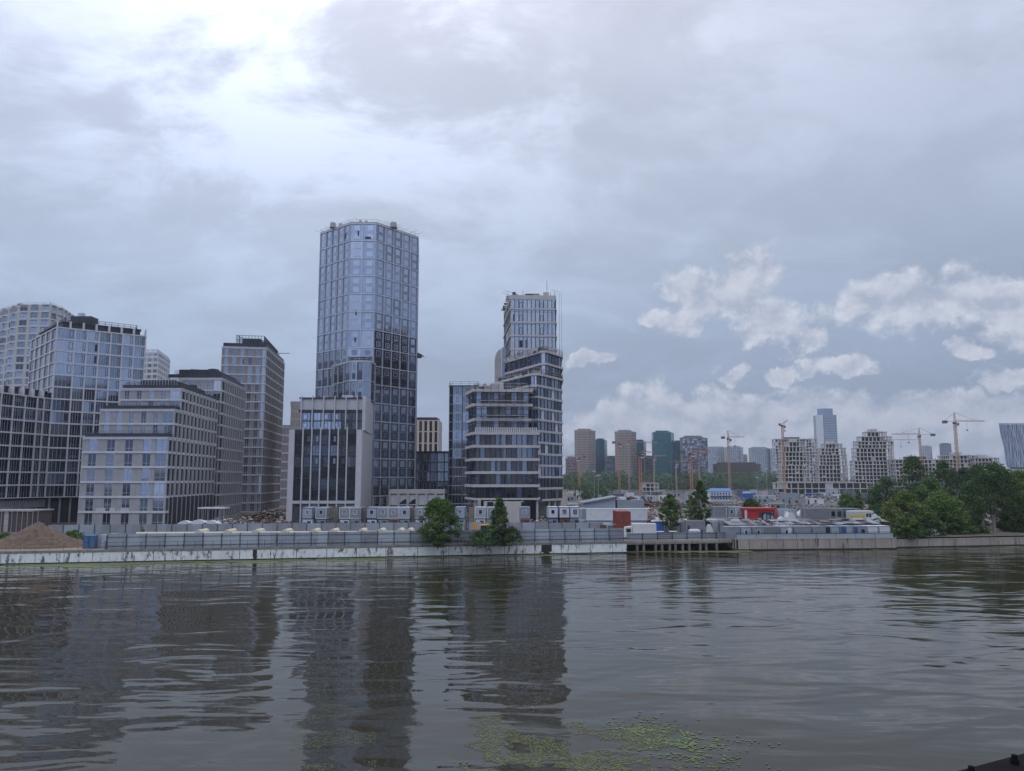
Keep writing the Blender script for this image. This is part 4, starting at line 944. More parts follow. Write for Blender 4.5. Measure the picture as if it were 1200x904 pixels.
# ------------------------------------------------------------ tower cranes
white_p = mat('white_paint', (.62, .62, .62), .6, 0, .06)
def crane(px, py, Y, left, right, label, m=orange, w=1.0, apex=9, yaw=0, luff=0, tip=1):
    w *= .62
    """px, py: slewing ring; left/right: pixel x of the counter-jib and jib ends"""
    zt = zof(py, Y); x = X(px, Y, zt); root = empty('tower_crane', (x, Y, 2), label, 'crane', 'tower cranes over the building sites')
    mb = MB(); n = int((zt-2)/3.2); a = w
    for sx, sy in ((-a, -a), (a, -a), (a, a), (-a, a)): mb.bar((x+sx, Y+sy, 2), (x+sx, Y+sy, zt), .16*w+.06, m)
    for k in range(n):
        z0, z1 = 2+k*(zt-2)/n, 2+(k+1)*(zt-2)/n; f = 1 if k % 2 else -1
        for (p, q) in (((-a, -a), (a, -a)), ((a, -a), (a, a)), ((-a, a), (a, a)), ((-a, -a), (-a, a))):
            p, q = (p, q) if f > 0 else (q, p); mb.bar((x+p[0], Y+p[1], z0), (x+q[0], Y+q[1], z1), .09*w+.04, m); mb.bar((x+p[0], Y+p[1], z1), (x+q[0], Y+q[1], z1), .07*w+.04, m)
    mb.build('mast', root)
    mb = MB(); mb.box(x-a*1.5, x+a*1.5, Y-a*1.5, Y+a*1.5, zt-.1, zt+1.2, dark_metal); mb.build('slewing_ring', root)
    s = 1 if (right-px) >= (px-left) else -1; jl = (X(right, Y, zt)-x) if s > 0 else (x-X(left, Y, zt)); cl = (x-X(left, Y, zt)) if s > 0 else (X(right, Y, zt)-x)
    cy, sy_ = cos(R(yaw)), sin(R(yaw)); jl /= cy; cl /= cy
    def P(t, n_, z): return (x+s*(t*cy)-n_*sy_*s, Y+t*sy_+n_*cy, z)
    zj = zt+1.8
    def L(t): return zj+t*tan(R(luff))
    mb = MB(); k = max(3, int(jl/2.6))
    for i in range(k):
        t0, t1 = jl*i/k, jl*(i+1)/k; hh = 1.5*w*(1-.4*i/k)
        for nn in (-.8*w, .8*w): mb.bar(P(t0, nn, L(t0)), P(t1, nn, L(t1)), .13*w+.05, m); mb.bar(P(t0, nn, L(t0)), P((t0+t1)/2, 0, L((t0+t1)/2)+hh), .07*w+.03, m); mb.bar(P((t0+t1)/2, 0, L((t0+t1)/2)+hh), P(t1, nn, L(t1)), .07*w+.03, m)
        mb.bar(P(t0, 0, L(t0)+hh), P(t1, 0, L(t1)+hh), .13*w+.05, m)
    mb.build('jib', root)
    mb = MB()
    for nn in (-.8*w, .8*w): mb.bar(P(0, nn, zj), P(-cl, nn, zj), .16*w+.05, m)
    for i in range(int(cl/1.5)): mb.bar(P(-i*1.5, -.8*w, zj), P(-(i+1)*1.5, .8*w, zj), .07, m)
    mb.build('counter_jib', root)
    mb = MB(); q0 = P(-cl+.3, 0, 0); q1 = P(-cl+min(3.2, cl*.5), 0, 0); mb.box(min(q0[0], q1[0]), max(q0[0], q1[0]), min(q0[1], q1[1])-1.1, max(q0[1], q1[1])+1.1, zj-2.0*w, zj+.9*w, mat('dark_counterweight', (.14, .10, .09), .8)); mb.build('counterweight', root)
    mb = MB(); c0 = P(1.2, -1.3*w, 0); mb.box(c0[0]-.9, c0[0]+.9, c0[1]-.9, c0[1]+.9, zt-1.7, zt+.7, white_p); mb.box(c0[0]-.8, c0[0]+.8, c0[1]-.95, c0[1]-.88, zt-1.0, zt+.4, g_dark); mb.build('cab', root)
    if apex:
        mb = MB(); top = P(0, 0, zj+apex)
        for sx, sy in ((-a, -a), (a, -a), (a, a), (-a, a)): mb.bar((x+sx, Y+sy, zt+1), (top[0]+sx*.15, top[1]+sy*.15, top[2]), .13, m)
        for i in range(1, 5): f = 1-i/5*.85; mb.bar((x-a*f, Y-a*f, zj+apex*i/5), (x+a*f, Y-a*f, zj+apex*i/5), .09, m)
        mb.build('apex', root); mb = MB(); mb.bar(top, P(jl*.62, 0, L(jl*.62)+1.2), .09, dark_metal); mb.bar(top, P(-cl*.9, 0, zj), .09, dark_metal); mb.build('tie_rod', root)
    mb = MB(); t = jl*.4; q = P(t, 0, 0); mb.bar(P(t, 0, L(t)), (q[0], q[1], L(t)-6), .06, dark_metal); mb.box(q[0]-.5, q[0]+.5, q[1]-.4, q[1]+.4, L(t)-6.8, L(t)-6, dark_metal); mb.build('hook_block', root)
    mb = MB(); mb.box(x-3, x+3, Y-3, Y+3, 1.9, 2.8, concrete); mb.build('foundation', root)
crane(679, 538, 600, 662, 687, 'small orange crane before the first checkered high-rise', apex=2.5, w=.9)
crane(725, 521, 620, 717, 772, 'orange crane crossing the left edge of the second checkered high-rise, jib to the right', apex=2, w=.9, yaw=10)
crane(736.7, 519, 760, 722, 747, 'thin faded orange crane in front of the second checkered high-rise', apex=0, w=.8, m=orange_p)
crane(750, 534, 500, 744, 767, 'thick bright orange crane mast with white joints left of the broad teal tower', apex=0, w=1.25, yaw=12)
crane(766, 537, 680, 758, 781, 'pale orange crane half hidden left of the broad teal tower', apex=0, w=.8, m=orange_p)
crane(792, 543.5, 720, 782, 806, 'low pale orange crane in front of the teal towers, jib level with the tree tops', apex=2, w=.7, m=orange_p)
crane(809.5, 532.5, 520, 797, 832, 'bright orange crane in front of the mottled grey tower', apex=0, w=1.15, yaw=8)
crane(819, 531.5, 700, 811, 836, 'pale orange crane just behind the bright one at the mottled grey tower', apex=0, w=.8, m=orange_p)
crane(853.3, 515.5, 560, 845, 872.5, 'orange crane with peaked top standing alone above the brown hall', w=.9, apex=5, m=orange_p)
crane(916.7, 500, 600, 912.5, 923.5, 'tall orange crane seen end-on with its short jib tilted up, left of the concrete blocks', w=1.0, apex=0, luff=32)
crane(1077.5, 512, 600, 1045, 1096, 'orange crane with its long jib pointing left above the long unfinished block', w=1.0, apex=5, m=orange_p)
crane(1119, 497, 560, 1104.5, 1154, 'tallest lattice crane, pale orange, long jib pointing right over the trees', w=1.15, apex=6.5, m=orange_p)
crane(1043, 518, 760, 1036, 1074, 'faint crane jib reaching out from behind the tallest stepped concrete block', w=.8, apex=0, m=orange_p)

# ------------------------------------------------------------ trees
def leaf_mat(name, col, var=.35):
    m = mat(name, col, .75, 0, var, .9, spec=.25); return m
LG = [leaf_mat('green_leaves', (.085, .150, .038)), leaf_mat('deep_green_leaves', (.052, .095, .032)), leaf_mat('fresh_green_leaves', (.12, .19, .045)), leaf_mat('yellow_green_leaves', (.16, .19, .04)), leaf_mat('blue_green_leaves', (.065, .115, .065))]
bark = mat('grey_bark', (.13, .11, .09), .95, 0, .3, 2); bark_w = mat('pale_bark', (.27, .255, .23), .9, 0, .25, 2)
def tree(px, Y, h, rx, label, mats, shape='round', seed=1, leaves=5200, z0=2.0, size=.30, trunk=.22, low=.12, barkm=None, group='trees on the far bank', name='tree', x=None, ry=None, stems=1, clumps=None, cat='tree'):
    rnd = random.Random(seed); x = X(px, Y, z0+h/2) if x is None else x; ry = ry or rx; barkm = barkm or bark
    root = empty(name, (x, Y, z0), label, cat, group)
    def env(t):                               # crown radius against height fraction
        if shape == 'cone': return max(.05, (1-t)**.75*(.55+.45*min(1, t*5)))
        if shape == 'oval': return max(.08, sin(pi*min(1, .10+t*.9))**.75)
        if shape == 'bush': return max(.1, cos(t*pi/2)**.55)
        return max(.1, (sin(pi*min(1, .16+t*.84))**.6))
    cl = []; nC = clumps or int(70+h*rx*1.1)
    # lobes give an uneven outline
    lob = [(rnd.random()*2*pi, rnd.uniform(.75, 1.15), rnd.uniform(0, 1)) for _ in range(7)]
    for i in range(nC):
        t = rnd.random()**.9; a = rnd.random()*2*pi; k = rnd.random()**.5
        f = 1
        for (la, lf, lt) in lob:
            d = abs((a-la+pi) % (2*pi)-pi)/1.0+abs(t-lt)*3
            if d < 1: f *= 1+(lf-1)*(1-d)
        rr = env(t)*k*f; cl.append((x+cos(a)*rx*rr, Y+sin(a)*ry*rr, z0+h*(low+(1-low)*t*.97)+rnd.gauss(0, .15), rx*rnd.uniform(.13, .27)*(1.0 if shape != 'cone' else .85), rnd.choice(mats)))
    tr = MB(); ztop = z0+h*(.55 if shape != 'bush' else .3)
    for s in range(stems):
        a = rnd.random()*2*pi; bx, by = x+(cos(a)*.5 if stems > 1 else 0), Y+(sin(a)*.5 if stems > 1 else 0); lean = (rnd.gauss(0, .04)*h, rnd.gauss(0, .04)*h)
        pts = [(bx, by, z0-.1), (bx+lean[0]*.3, by+lean[1]*.3, z0+h*.28), (bx+lean[0], by+lean[1], ztop), (bx+lean[0]*1.3, by+lean[1]*1.3, z0+h*.9)]
        rs = [trunk, trunk*.8, trunk*.5, trunk*.12]
        for i in range(3): tr.bar(pts[i], pts[i+1], rs[i], barkm, r2=rs[i+1], sides=7)
        for j in range(12):
            c = rnd.choice(cl); t = rnd.uniform(.2, .95); p = Vector(pts[1]).lerp(Vector(pts[2]), t); q = Vector((c[0], c[1], c[2]))
            if q.z < p.z: p.z = max(z0+.4, q.z-.5)
            mid = p.lerp(q, .5)+Vector((0, 0, .3)); tr.bar(p, mid, trunk*.32, barkm, r2=trunk*.2, sides=5); tr.bar(mid, q, trunk*.2, barkm, r2=trunk*.06, sides=5)
    tr.build('trunk', root)
    cr = MB(); leaves = int(leaves*1.55); per = max(1, leaves//nC)
    for (cx, cy, cz, r, m) in cl:
        k = cr.mi(m)
        for i in range(per):
            a = rnd.random()*2*pi; e = math.asin(rnd.uniform(-1, 1)); q = rnd.random()**.4*r
            px_, py_, pz_ = cx+cos(a)*cos(e)*q*1.2, cy+sin(a)*cos(e)*q*1.2, max(z0+.03, cz+sin(e)*q*.85)
            s = size*rnd.uniform(.55, 1.25); u = Vector((rnd.gauss(0, 1), rnd.gauss(0, 1), rnd.gauss(0, .6))).normalized(); v = u.orthogonal(); v.rotate(__import__('mathutils').Quaternion(u, rnd.random()*6.3)); v.normalize()
            c0 = Vector((px_, py_, pz_)); b = len(cr.v)
            cr.v += [tuple(c0-u*s*.6), tuple(c0+v*s*.35), tuple(c0+u*s*.6), tuple(c0-v*s*.35)]; cr.f.append((b, b+1, b+2, b+3)); cr.m.append(k)
    cr.build('crown', root)
    return root
g0, g1, g2, g3, g4 = LG
tree(515, 140.5, 8.6, 3.7, 'round bushy green tree growing over the fence at the quay, left of the loader', [g0, g0, g1, g2], seed=1, leaves=11000, size=.26, low=.02, stems=4)
tree(585, 142.5, 8.4, 3.0, 'pointed spruce-shaped green tree on the quay right of the orange loader', [g1, g0, g1, g2], 'cone', seed=2, leaves=9500, size=.24, low=.01)
tree(568, 141.0, 3.0, 3.6, 'low green scrub at the foot of the pointed tree', [g1, g0, g4], 'bush', seed=22, leaves=3000, size=.24, low=.02, name='shrub', cat='shrub')
tree(600, 142.5, 3.2, 2.3, 'low leafy shrub hugging the right foot of the pointed tree', [g1, g0], 'bush', seed=23, leaves=2200, size=.22, low=.02, name='shrub', cat='shrub')
tree(785.5, 171, 8.8, 2.5, 'green tree behind the blue portable toilets', [g0, g2, g1], 'oval', seed=3, leaves=4800, size=.28, low=.1)
tree(821, 170, 11.6, 2.2, 'slender dark poplar-like tree, taller of the two beside the cabins', [g1, g0, g1], 'oval', seed=4, leaves=5200, size=.28, low=.14)
tree(810, 172, 8.5, 1.9, 'sparse thin tree with see-through crown left of the slender dark tree', [g0, g2, g3], 'oval', seed=5, leaves=1700, size=.26, low=.2)
tree(881, 240, 5.8, 4.6, 'wide dark green bush above the red pavilion', [g1, g1, g0], 'bush', seed=6, leaves=3400, size=.4, low=.02, name='bush', cat='bush')
# right-hand thicket
thick = [
 (1040, 196, 12.5, 4.8, 'pale blue-green willow-like tree at the left end of the right-hand thicket', [g4, g4, g0], 'round'),
 (1072, 205, 18.2, 5.2, 'tall pointed tree rising above the left part of the right-hand thicket', [g0, g4, g1], 'oval'),
 (1060, 171, 9.3, 4.8, 'yellow-green maple-like tree hanging over the end of the grey cabins', [g3, g2, g0], 'round'),
 (1090, 195, 12.2, 4.8, 'light green round tree right of the pointed one', [g4, g0, g2], 'round'),
 (1108, 212, 17.0, 4.8, 'dark narrow-crowned tree in the middle of the thicket, its top below the tall crane', [g1, g0], 'oval'),
 (1105, 176, 9.0, 5.0, 'bright green spreading tree low in the middle of the thicket', [g2, g2, g0], 'round'),
 (1131, 205, 15.0, 4.6, 'dark green tree right of the tall crane mast', [g1, g0, g4], 'oval'),
 (1164, 177, 15.6, 5.9, 'biggest dark tree of the thicket with pale forked trunk', [g1, g1, g0], 'round'),
 (1147, 205, 15.8, 4.4, 'dark tree touching the left side of the biggest tree', [g0, g1, g1], 'oval'),
 (1186, 186, 13.2, 4.4, 'green tree right of the biggest tree, near the photo edge', [g1, g0], 'round'),
 (1198, 184, 14.4, 4.6, 'yellow-green tree cut by the right edge of the photo', [g2, g0, g3], 'round'),
 (1219, 190, 15.2, 5.0, 'green tree outside the right edge', [g2, g0, g1], 'round'),
 (1026, 228, 8.0, 3.4, 'small green tree behind the bags on the white bus', [g2, g0], 'bush'),
 (992, 300, 6.4, 4.2, 'low bright green bush left of the thicket behind the long grey cabins', [g2, g0, g0], 'bush'),
 (1006, 300, 8.0, 2.4, 'small conical tree between two low bushes behind the grey cabins', [g0, g2], 'cone'),
 (1132, 176, 5.0, 4.0, 'dark undergrowth shrub in front of the pale forked trunk', [g1, g1, g0], 'bush'),
 (1120, 173, 5.2, 4.0, 'leafy green shrub at the quay edge below the bright spreading tree', [g2, g0, g1], 'bush'),
 (1080, 170, 5.8, 4.4, 'dark green shrub spilling over the quay right of the grey cabins', [g1, g0, g1], 'bush'),
 (1066, 163.6, 4.6, 3.2, 'green shrub hanging over the quay edge just right of the last cabin', [g0, g2, g1], 'bush'),
 (1187, 181, 5.0, 3.6, 'dark shrub at the quay near the right edge of the photo', [g1, g0], 'bush')]
for i, (px, Y, h, rx, lab, ms, sh) in enumerate(thick):
    if 'outside' in lab: lab = 'last green tree of the thicket, barely in view at the right edge'
    big = i == 7
    tree(px, Y, h, rx, lab, ms, sh, seed=30+i, leaves=8200 if not big else 11000, size=.34, low=.03 if not big else .30, barkm=bark_w if big else bark, trunk=.27 if big else .22, stems=2 if big else 1, name='tree' if sh != 'bush' else 'shrub', cat='tree' if sh != 'bush' else 'shrub')
# far-off wood on the horizon
def wood(name, label, px0, px1, Y, hh, n, seed, size, mats, dens=150):
    rnd = random.Random(seed); mb = MB()
    for i in range(n):
        px = px0+(px1-px0)*(i+rnd.random())/n; y = Y+rnd.uniform(-40, 60); h = hh*rnd.uniform(.7, 1.1); x = X(px, y); r = h*rnd.uniform(.35, .5); m = rnd.choice(mats); k = mb.mi(m)
        mb.bar((x, y, 1.9), (x, y, 2+h*.6), .35, bark, r2=.15, sides=5)
        for j in range(dens):
            a = rnd.random()*6.28; t = rnd.random(); q = r*sin(pi*min(1, .25+.75*t))**.6*rnd.random()**.4; c = Vector((x+cos(a)*q, y+sin(a)*q, 2+h*(.1+.9*t))); s = size*rnd.uniform(.6, 1.3)
            u = Vector((rnd.gauss(0, 1), rnd.gauss(0, 1), rnd.gauss(0, .6))).normalized(); v = u.orthogonal().normalized(); b = len(mb.v)
            mb.v += [tuple(c-u*s), tuple(c+v*s*.6), tuple(c+u*s), tuple(c-v*s*.6)]; mb.f.append((b, b+1, b+2, b+3)); mb.m.append(k)
    tag(mb.build(name), label, 'woodland', kind='stuff')
wood('far_wood', 'far belt of bluish green trees below the distant towers', 655, 912, 820, 19, 90, 5, 1.3, [g1, g1, g4, g1], 170)
wood('horizon_wood', 'thin line of woodland on the horizon', -200, 1400, 1350, 20, 170, 6, 2.6, [g1, g4], 60)
wood('middle_wood', 'dark scattered trees in front of the far construction site right of the stacked glass tower', 676, 716, 480, 9, 9, 8, .7, [g1], 240)
# ------------------------------------------------------------ site cabins and containers
cab_grey = mat('grey_cabin_sheet', (.26, .29, .33), .6, 0, .12, .7, stain=(1.5, .6, (.20, .18, .16), .3)); cab_white = mat('white_cabin_sheet', (.60, .63, .66), .6, 0, .10, .7, stain=(1.3, .62, (.36, .33, .30), .3))
cab_pale = mat('pale_blue_cabin_sheet', (.35, .40, .47), .6, 0, .07, .7); blue_p = mat('blue_paint', (.045, .11, .26), .5, 0, .1); blue_b = mat('bright_blue_plastic', (.02, .09, .36), .5, 0, .1)
red_ox = mat('oxide_red_paint', (.23, .05, .035), .7, 0, .2, .8); red_p = mat('red_paint', (.45, .02, .025), .5, 0, .08); brown_p = mat('brown_timber', (.16, .09, .06), .8, 0, .2)
yellow_p = mat('yellow_paint', (.62, .40, .03), .5, 0, .08); cream = mat('cream_pipe_wrap', (.60, .56, .42), .7, 0, .06); glass_w = g_dark
def cabin(px, Y, z, w, label, name='site_cabin', d=6.0, h=2.6, wall=None, frame=None, wins=(), doors=(), rz=0, ribs=True, roof=None, group='site cabins on the construction site', cat='site cabin', blind=False, bars=None):
    wall = wall or cab_grey; frame = frame or cab_white; r = empty(name, (X(px, Y, z+1), Y, z), label, cat, group, rz=R(rz), world=False)
    mb = MB(); mb.box(-w/2+.05, w/2-.05, .05, d-.05, .12, h-.08, wall)
    if ribs:
        n = int(w/.3)
        for i in range(n): u = -w/2+.12+i*(w-.24)/max(1, n); mb.box(u, u+.12, .02, .052, .15, h-.12, wall)
        for i in range(int(d/.4)):
            for s in (-1, 1): mb.box(min(s*(w/2-.02), s*(w/2-.06)), max(s*(w/2-.02), s*(w/2-.06)), .1+i*.4, .25+i*.4, .15, h-.12, wall)
    mb.build('shell', r); mb = MB()
    for sx in (-1, 1):
        for y0 in (0, d-.14): mb.box(min(sx*w/2, sx*(w/2-.14)), max(sx*w/2, sx*(w/2-.14)), y0, y0+.14, 0, h, frame)
        for zz in (0, h-.15): mb.box(min(sx*w/2, sx*(w/2-.12)), max(sx*w/2, sx*(w/2-.12)), .14, d-.14, zz, zz+.15, frame)
    for y0 in (0.003, d-.12):
        for zz in (.003, h-.153): mb.box(-w/2+.14, w/2-.14, y0, y0+.12, zz, zz+.15, frame)
    mb.build('frame', r); mb = MB(); mb.box(-w/2+.1, w/2-.1, .1, d-.1, h-.1, h+.04, roof or wall); mb.build('roof', r)
    for (u, ww, hh, fm) in wins:
        m = MB(); q = .09; z0 = h*.40; z1 = z0+hh; m.box(u-ww/2, u+ww/2, -.03, .03, z0, z1, glass_w if not blind else g_white)
        for (a, b, c, e) in ((u-ww/2-q, u-ww/2, z0-q, z1+q), (u+ww/2, u+ww/2+q, z0-q, z1+q)): m.box(a, b, -.06, .04, c, e, fm)
        m.box(u-ww/2, u+ww/2, -.06, .04, z1, z1+q, fm); m.box(u-ww/2, u+ww/2, -.07, .04, z0-q, z0, fm); m.build('window', r)
    for (u, ww, dm) in doors:
        m = MB(); m.box(u-ww/2, u+ww/2, -.04, .04, .14, 2.15, dm); o = m.build('door', r); m = MB(); m.box(u+ww/2-.2, u+ww/2-.12, -.1, -.04, 1.0, 1.2, dark_metal); m.build('handle', o)
    return r
# two-storey rows of end-on cabins behind the inner fence
row = [ # px centre, label bits, wall, frame, window frame
 (360, 'leftmost upper cabin, blue-edged, before the finned block', cab_pale, blue_p, cab_white), (376, 'upper grey cabin next to the blue-edged one before the finned block', cab_grey, cab_white, cab_white),
 (403.5, 'upper grey cabin with a white arched sticker-like window, left of a pair', cab_grey, cab_white, cab_white), (416, 'upper grey cabin, right of the pair before the finned block side wall', cab_grey, cab_white, cab_white),
 (435.5, 'first upper cabin of the row of four, blue top edge', cab_pale, blue_p, cab_white), (448.5, 'second upper cabin of the row of four', cab_grey, cab_white, cab_white), (461, 'third upper cabin of the row of four', cab_grey, cab_white, cab_white), (474, 'fourth upper cabin of the row of four', cab_pale, cab_white, cab_white),
 (492, 'upper cabin half hidden by the round quay tree', cab_grey, cab_white, cab_white), (539, 'upper blue-edged cabin just right of the round quay tree', cab_pale, blue_p, cab_white),
 (563, 'upper pale cabin above the orange loader', cab_pale, cab_white, cab_white), (577, 'upper pale cabin left of the pointed tree top', cab_grey, cab_white, cab_white), (615, 'upper grey cabin with rusty base right of the pointed tree', cab_grey, cab_grey, cab_white),
 (648, 'upper white cabin with blue edges, left of the brown-framed window cabin', cab_white, blue_p, cab_white), (661.5, 'upper cabin with an orange-brown window frame above a red base', cab_white, blue_p, brown_p), (674, 'upper white cabin right of the brown-framed window one', cab_white, blue_p, dark_metal)]
for i, (px, lab, wl, fr_, wf) in enumerate(row):
    Y = 184 + (px-360)*.012
    cabin(px, Y, 4.75, 2.55, lab, wall=wl, frame=fr_, wins=[(0, .75, .9, wf)], blind=(i % 3 != 1))
    low = red_ox if px in (661.5, 615, 461) else (cab_grey if i % 2 else cab_white)
    cabin(px+.3, Y+.1, 2.05, 2.5, 'lower one under: ' + lab.replace('upper ', '').replace('just ','').replace('sticker-like ',''), wall=low, frame=dark_metal if i % 3 else cab_grey, doors=[(.3, .85, frame_dark)], wins=[(-.75, .5, .7, frame_dark)])
# stair towers of weathered planks between rows
for px, lab in ((389.5, 'weathered plank stair tower between the pair of cabins and the left cabins'), (424.5, 'weathered plank stair tower left of the row of four cabins'), (483, 'weathered plank stair tower right of the row of four cabins'), (551.5, 'weathered plank stair tower left of the cabins above the loader')):
    r = empty('stair_tower', (X(px, 184, 4), 184, 2), lab, 'stairs', 'stair towers between the cabins', world=False)
    m = MB()
    for sx in (-.6, .6):
        for sy in (0, 3): m.bar((sx, sy, 0), (sx, sy, 5.9), .07, brown_p)
    m.build('frame', r); m = MB()
    for k in range(14): m.box(-.5, .5, .2+k*.2, .5+k*.2, .2+k*.2, .26+k*.2, concrete)
    m.build('steps', r); m = MB(); m.box(-.6, .6, 2.8, 3.0, .0, 5.4, mat('old_planks', (.22, .20, .17), .9, 0, .3, 3)); m.build('boarding', r)
# white site office, two storeys
cabin(703, 178, 4.7, 6.1, 'wide white upper cabin with blue base line, left half of the white site office', wall=cab_white, frame=cab_white, d=2.5, ribs=False)
cabin(743, 178, 4.7, 6.1, 'wide white upper cabin, right half of the white site office behind the red container', wall=cab_white, frame=cab_white, d=2.5, ribs=False)
cabin(703, 177.9, 1.9, 6.1, 'lower white cabin under the left half of the white site office', wall=cab_white, frame=blue_p, d=2.5, ribs=False)
cabin(743, 177.9, 1.9, 6.1, 'lower white cabin behind the red container and box truck', wall=cab_white, frame=blue_p, d=2.5, ribs=False)
cabin(723.3, 178.4, 4.7, 1.6, 'narrow stair cabin with blue door between the two white site office halves', wall=cab_white, frame=cab_white, d=2.5, doors=[(0, .95, blue_p)], ribs=False)
cabin(684.3, 180, 4.7, 1.5, 'narrow grey end cabin with cross braces left of the white site office', wall=cab_grey, frame=cab_white, d=5)
cabin(684.3, 180, 2.0, 1.5, 'narrow grey end cabin below the cross-braced one', wall=cab_grey, frame=cab_white, d=5)
def mono_roof():
    r = Building('roofed_store', (X(702, 190), 190, 2), 'grey store with low sloping sheet roof above the white site office', 'store shed'); Y = 190
    x0, x1, x2 = X(681, Y, 8), X(722, Y, 8), X(755, Y, 8); za, zb = zof(589, Y), zof(581.5, Y); mb = r['roof']
    mb.hexa([(x0, Y-1, za-.3), (x1, Y-1, zb-.3), (x1, Y+8, zb-.3), (x0, Y+8, za-.3), (x0, Y-1, za), (x1, Y-1, zb), (x1, Y+8, zb), (x0, Y+8, za)], cab_grey)
    r['wall'].box(x0+.4, x1-.2, Y, Y+7, 2, za-.35, cab_pale); r['wall'].hexa([(x0+.4, Y, za-.35), (x1-.2, Y, za-.35), (x1-.2, Y+7, za-.35), (x0+.4, Y+7, za-.35), (x0+.4, Y, za-.34), (x1-.2, Y, zb-.36), (x1-.2, Y+7, zb-.36), (x0+.4, Y+7, za-.34)], cab_pale)
    r['side_wing'].box(x1+.3, x2, Y, Y+5, 2, zof(586, Y), cab_grey); r['side_wing'].box(x1+1, x1+2.5, Y-.1, Y+5, zof(586, Y), zof(583, Y), cab_white); r['side_wing'].box(x1+3.5, x2-4, Y-.1, Y+5, zof(586, Y), zof(583, Y), dark_metal); r.finish()
mono_roof()
cabin(731, 160.5, 4.7, 2.9, 'upper oxide red shipping container stacked beside the white truck', name='shipping_container', wall=red_ox, frame=red_ox, d=6, h=2.7, group='red shipping containers', cat='container', doors=[(0, .06, dark_metal)])
cabin(731.6, 160, 2.0, 3.7, 'lower oxide red shipping container at the bottom of the stack beside the white truck', name='shipping_container', wall=red_ox, frame=red_ox, d=6, h=2.7, group='red shipping containers', cat='container')
cabin(716.5, 163, 2.0, 1.9, 'small pale-blue hut with dark gabled edge left of the red containers', name='garden_hut', wall=mat('turquoise_panel', (.13, .26, .33), .6), frame=cab_white, d=3, cat='hut', group=None)
cabin(707, 163.5, 2.0, 1.0, 'narrow brown timber hut beside the small pale-blue hut', name='timber_hut', wall=mat('olive_brown_timber', (.12, .10, .05), .8), frame=brown_p, d=2, h=2.5, cat='hut', group=None)
for i, px in enumerate((766.8, 771.2, 775.7)):
    r = empty('portable_toilet', (X(px, 170.5, 3), 170.5, 2.7), ['left', 'middle', 'right'][i]+'most of the three blue portable toilets with white roofs' if i != 1 else 'middle one of the three blue portable toilets with white roofs', 'portable toilet', 'blue portable toilets', world=False)
    m = MB(); m.box(-.55, .55, 0, 1.1, 0, 2.15, blue_b); m.build('body', r); m = MB(); m.box(-.4, .4, -.03, 0, .15, 1.95, mat('blue_door_panel', (.03, .12, .42), .5)); m.build('door', r)
    m = MB(); m.prism([(-.6, -.05), (.6, -.05), (.6, 1.15), (-.6, 1.15)], 2.15, 2.45, white_p, None, [(-.35, .2), (.35, .2), (.35, .9), (-.35, .9)]); m.build('roof', r)

# ------------------------------------------------------------ vehicles
tyre = mat('tyre_rubber', (.02, .02, .02), .9)
def wheels(r, xs, ys, rad, w=.28):
    for x in xs:
        for y in ys:
            m = MB(); m.bar((x, y-w/2, rad), (x, y+w/2, rad), rad, tyre, sides=14); o = m.build('wheel', r); m = MB(); m.bar((x, y-w/2-.02, rad), (x, y+w/2+.02, rad), rad*.5, alu, sides=10); m.build('rim', o)
def truck(px, Y, label):
    r = empty('box_truck', (X(px, Y, 3), Y, 2.0), label, 'truck', world=False, rz=R(-4))
    m = MB(); m.box(-2.2, 2.5, 0, 2.3, 1.0, 3.2, white_p); m.build('box_body', r)
    m = MB(); m.hexa([(-4.1, .05, .5), (-2.3, .05, .5), (-2.3, 2.25, .5), (-4.1, 2.25, .5), (-3.7, .15, 2.5), (-2.3, .15, 2.7), (-2.3, 2.15, 2.7), (-3.7, 2.15, 2.5)], white_p); m.build('cab', r)
    m = MB(); m.box(-3.45, -2.55, .0, .06, 1.5, 2.25, g_deep); m.build('side_window', r); m = MB(); m.box(-4.2, 2.4, .3, 2.0, .45, .95, dark_metal); m.build('chassis', r); wheels(r, (-3.2, 1.5), (.2, 2.1), .45)
truck(754.5, 155.6, 'white box truck parked right of the red containers')
def car(px, Y, m0, label, rz=0, z=2.0):
    r = empty('parked_car', (X(px, Y, z+.5), Y, z), label, 'car', 'cars parked on the site', world=False, rz=R(rz))
    m = MB(); m.hexa([(-2.1, 0, .3), (2.1, 0, .3), (2.1, 1.75, .3), (-2.1, 1.75, .3), (-2.15, .05, .85), (2.05, .05, .8), (2.05, 1.7, .8), (-2.15, 1.7, .85)], m0); m.build('body', r)
    m = MB(); m.hexa([(-1.7, .1, .84), (1.1, .1, .84), (1.1, 1.65, .84), (-1.7, 1.65, .84), (-1.2, .28, 1.36), (.5, .28, 1.36), (.5, 1.47, 1.36), (-1.2, 1.47, 1.36)], g_deep); m.build('windows', r)
    m = MB(); m.hexa([(-1.22, .26, 1.36), (.52, .26, 1.36), (.52, 1.49, 1.36), (-1.22, 1.49, 1.36), (-1.1, .35, 1.43), (.4, .35, 1.43), (.4, 1.4, 1.43), (-1.1, 1.4, 1.43)], m0); m.build('roof', r); wheels(r, (-1.35, 1.3), (.1, 1.65), .32, .2)
car(776.5, 157.8, white_p, 'white car whose roof shows over the jetty fence, left of two', 5, 2.1); car(791.5, 160, white_p, 'white car whose roof shows over the jetty fence, right of two', -5, 2.0)
car(930, 196, red_p, 'red car parked beside the white tarpaulin tents', 12)
silver = mat('silver_paint', (.45, .46, .48), .4, .3); blackc = mat('black_paint', (.03, .03, .035), .3)
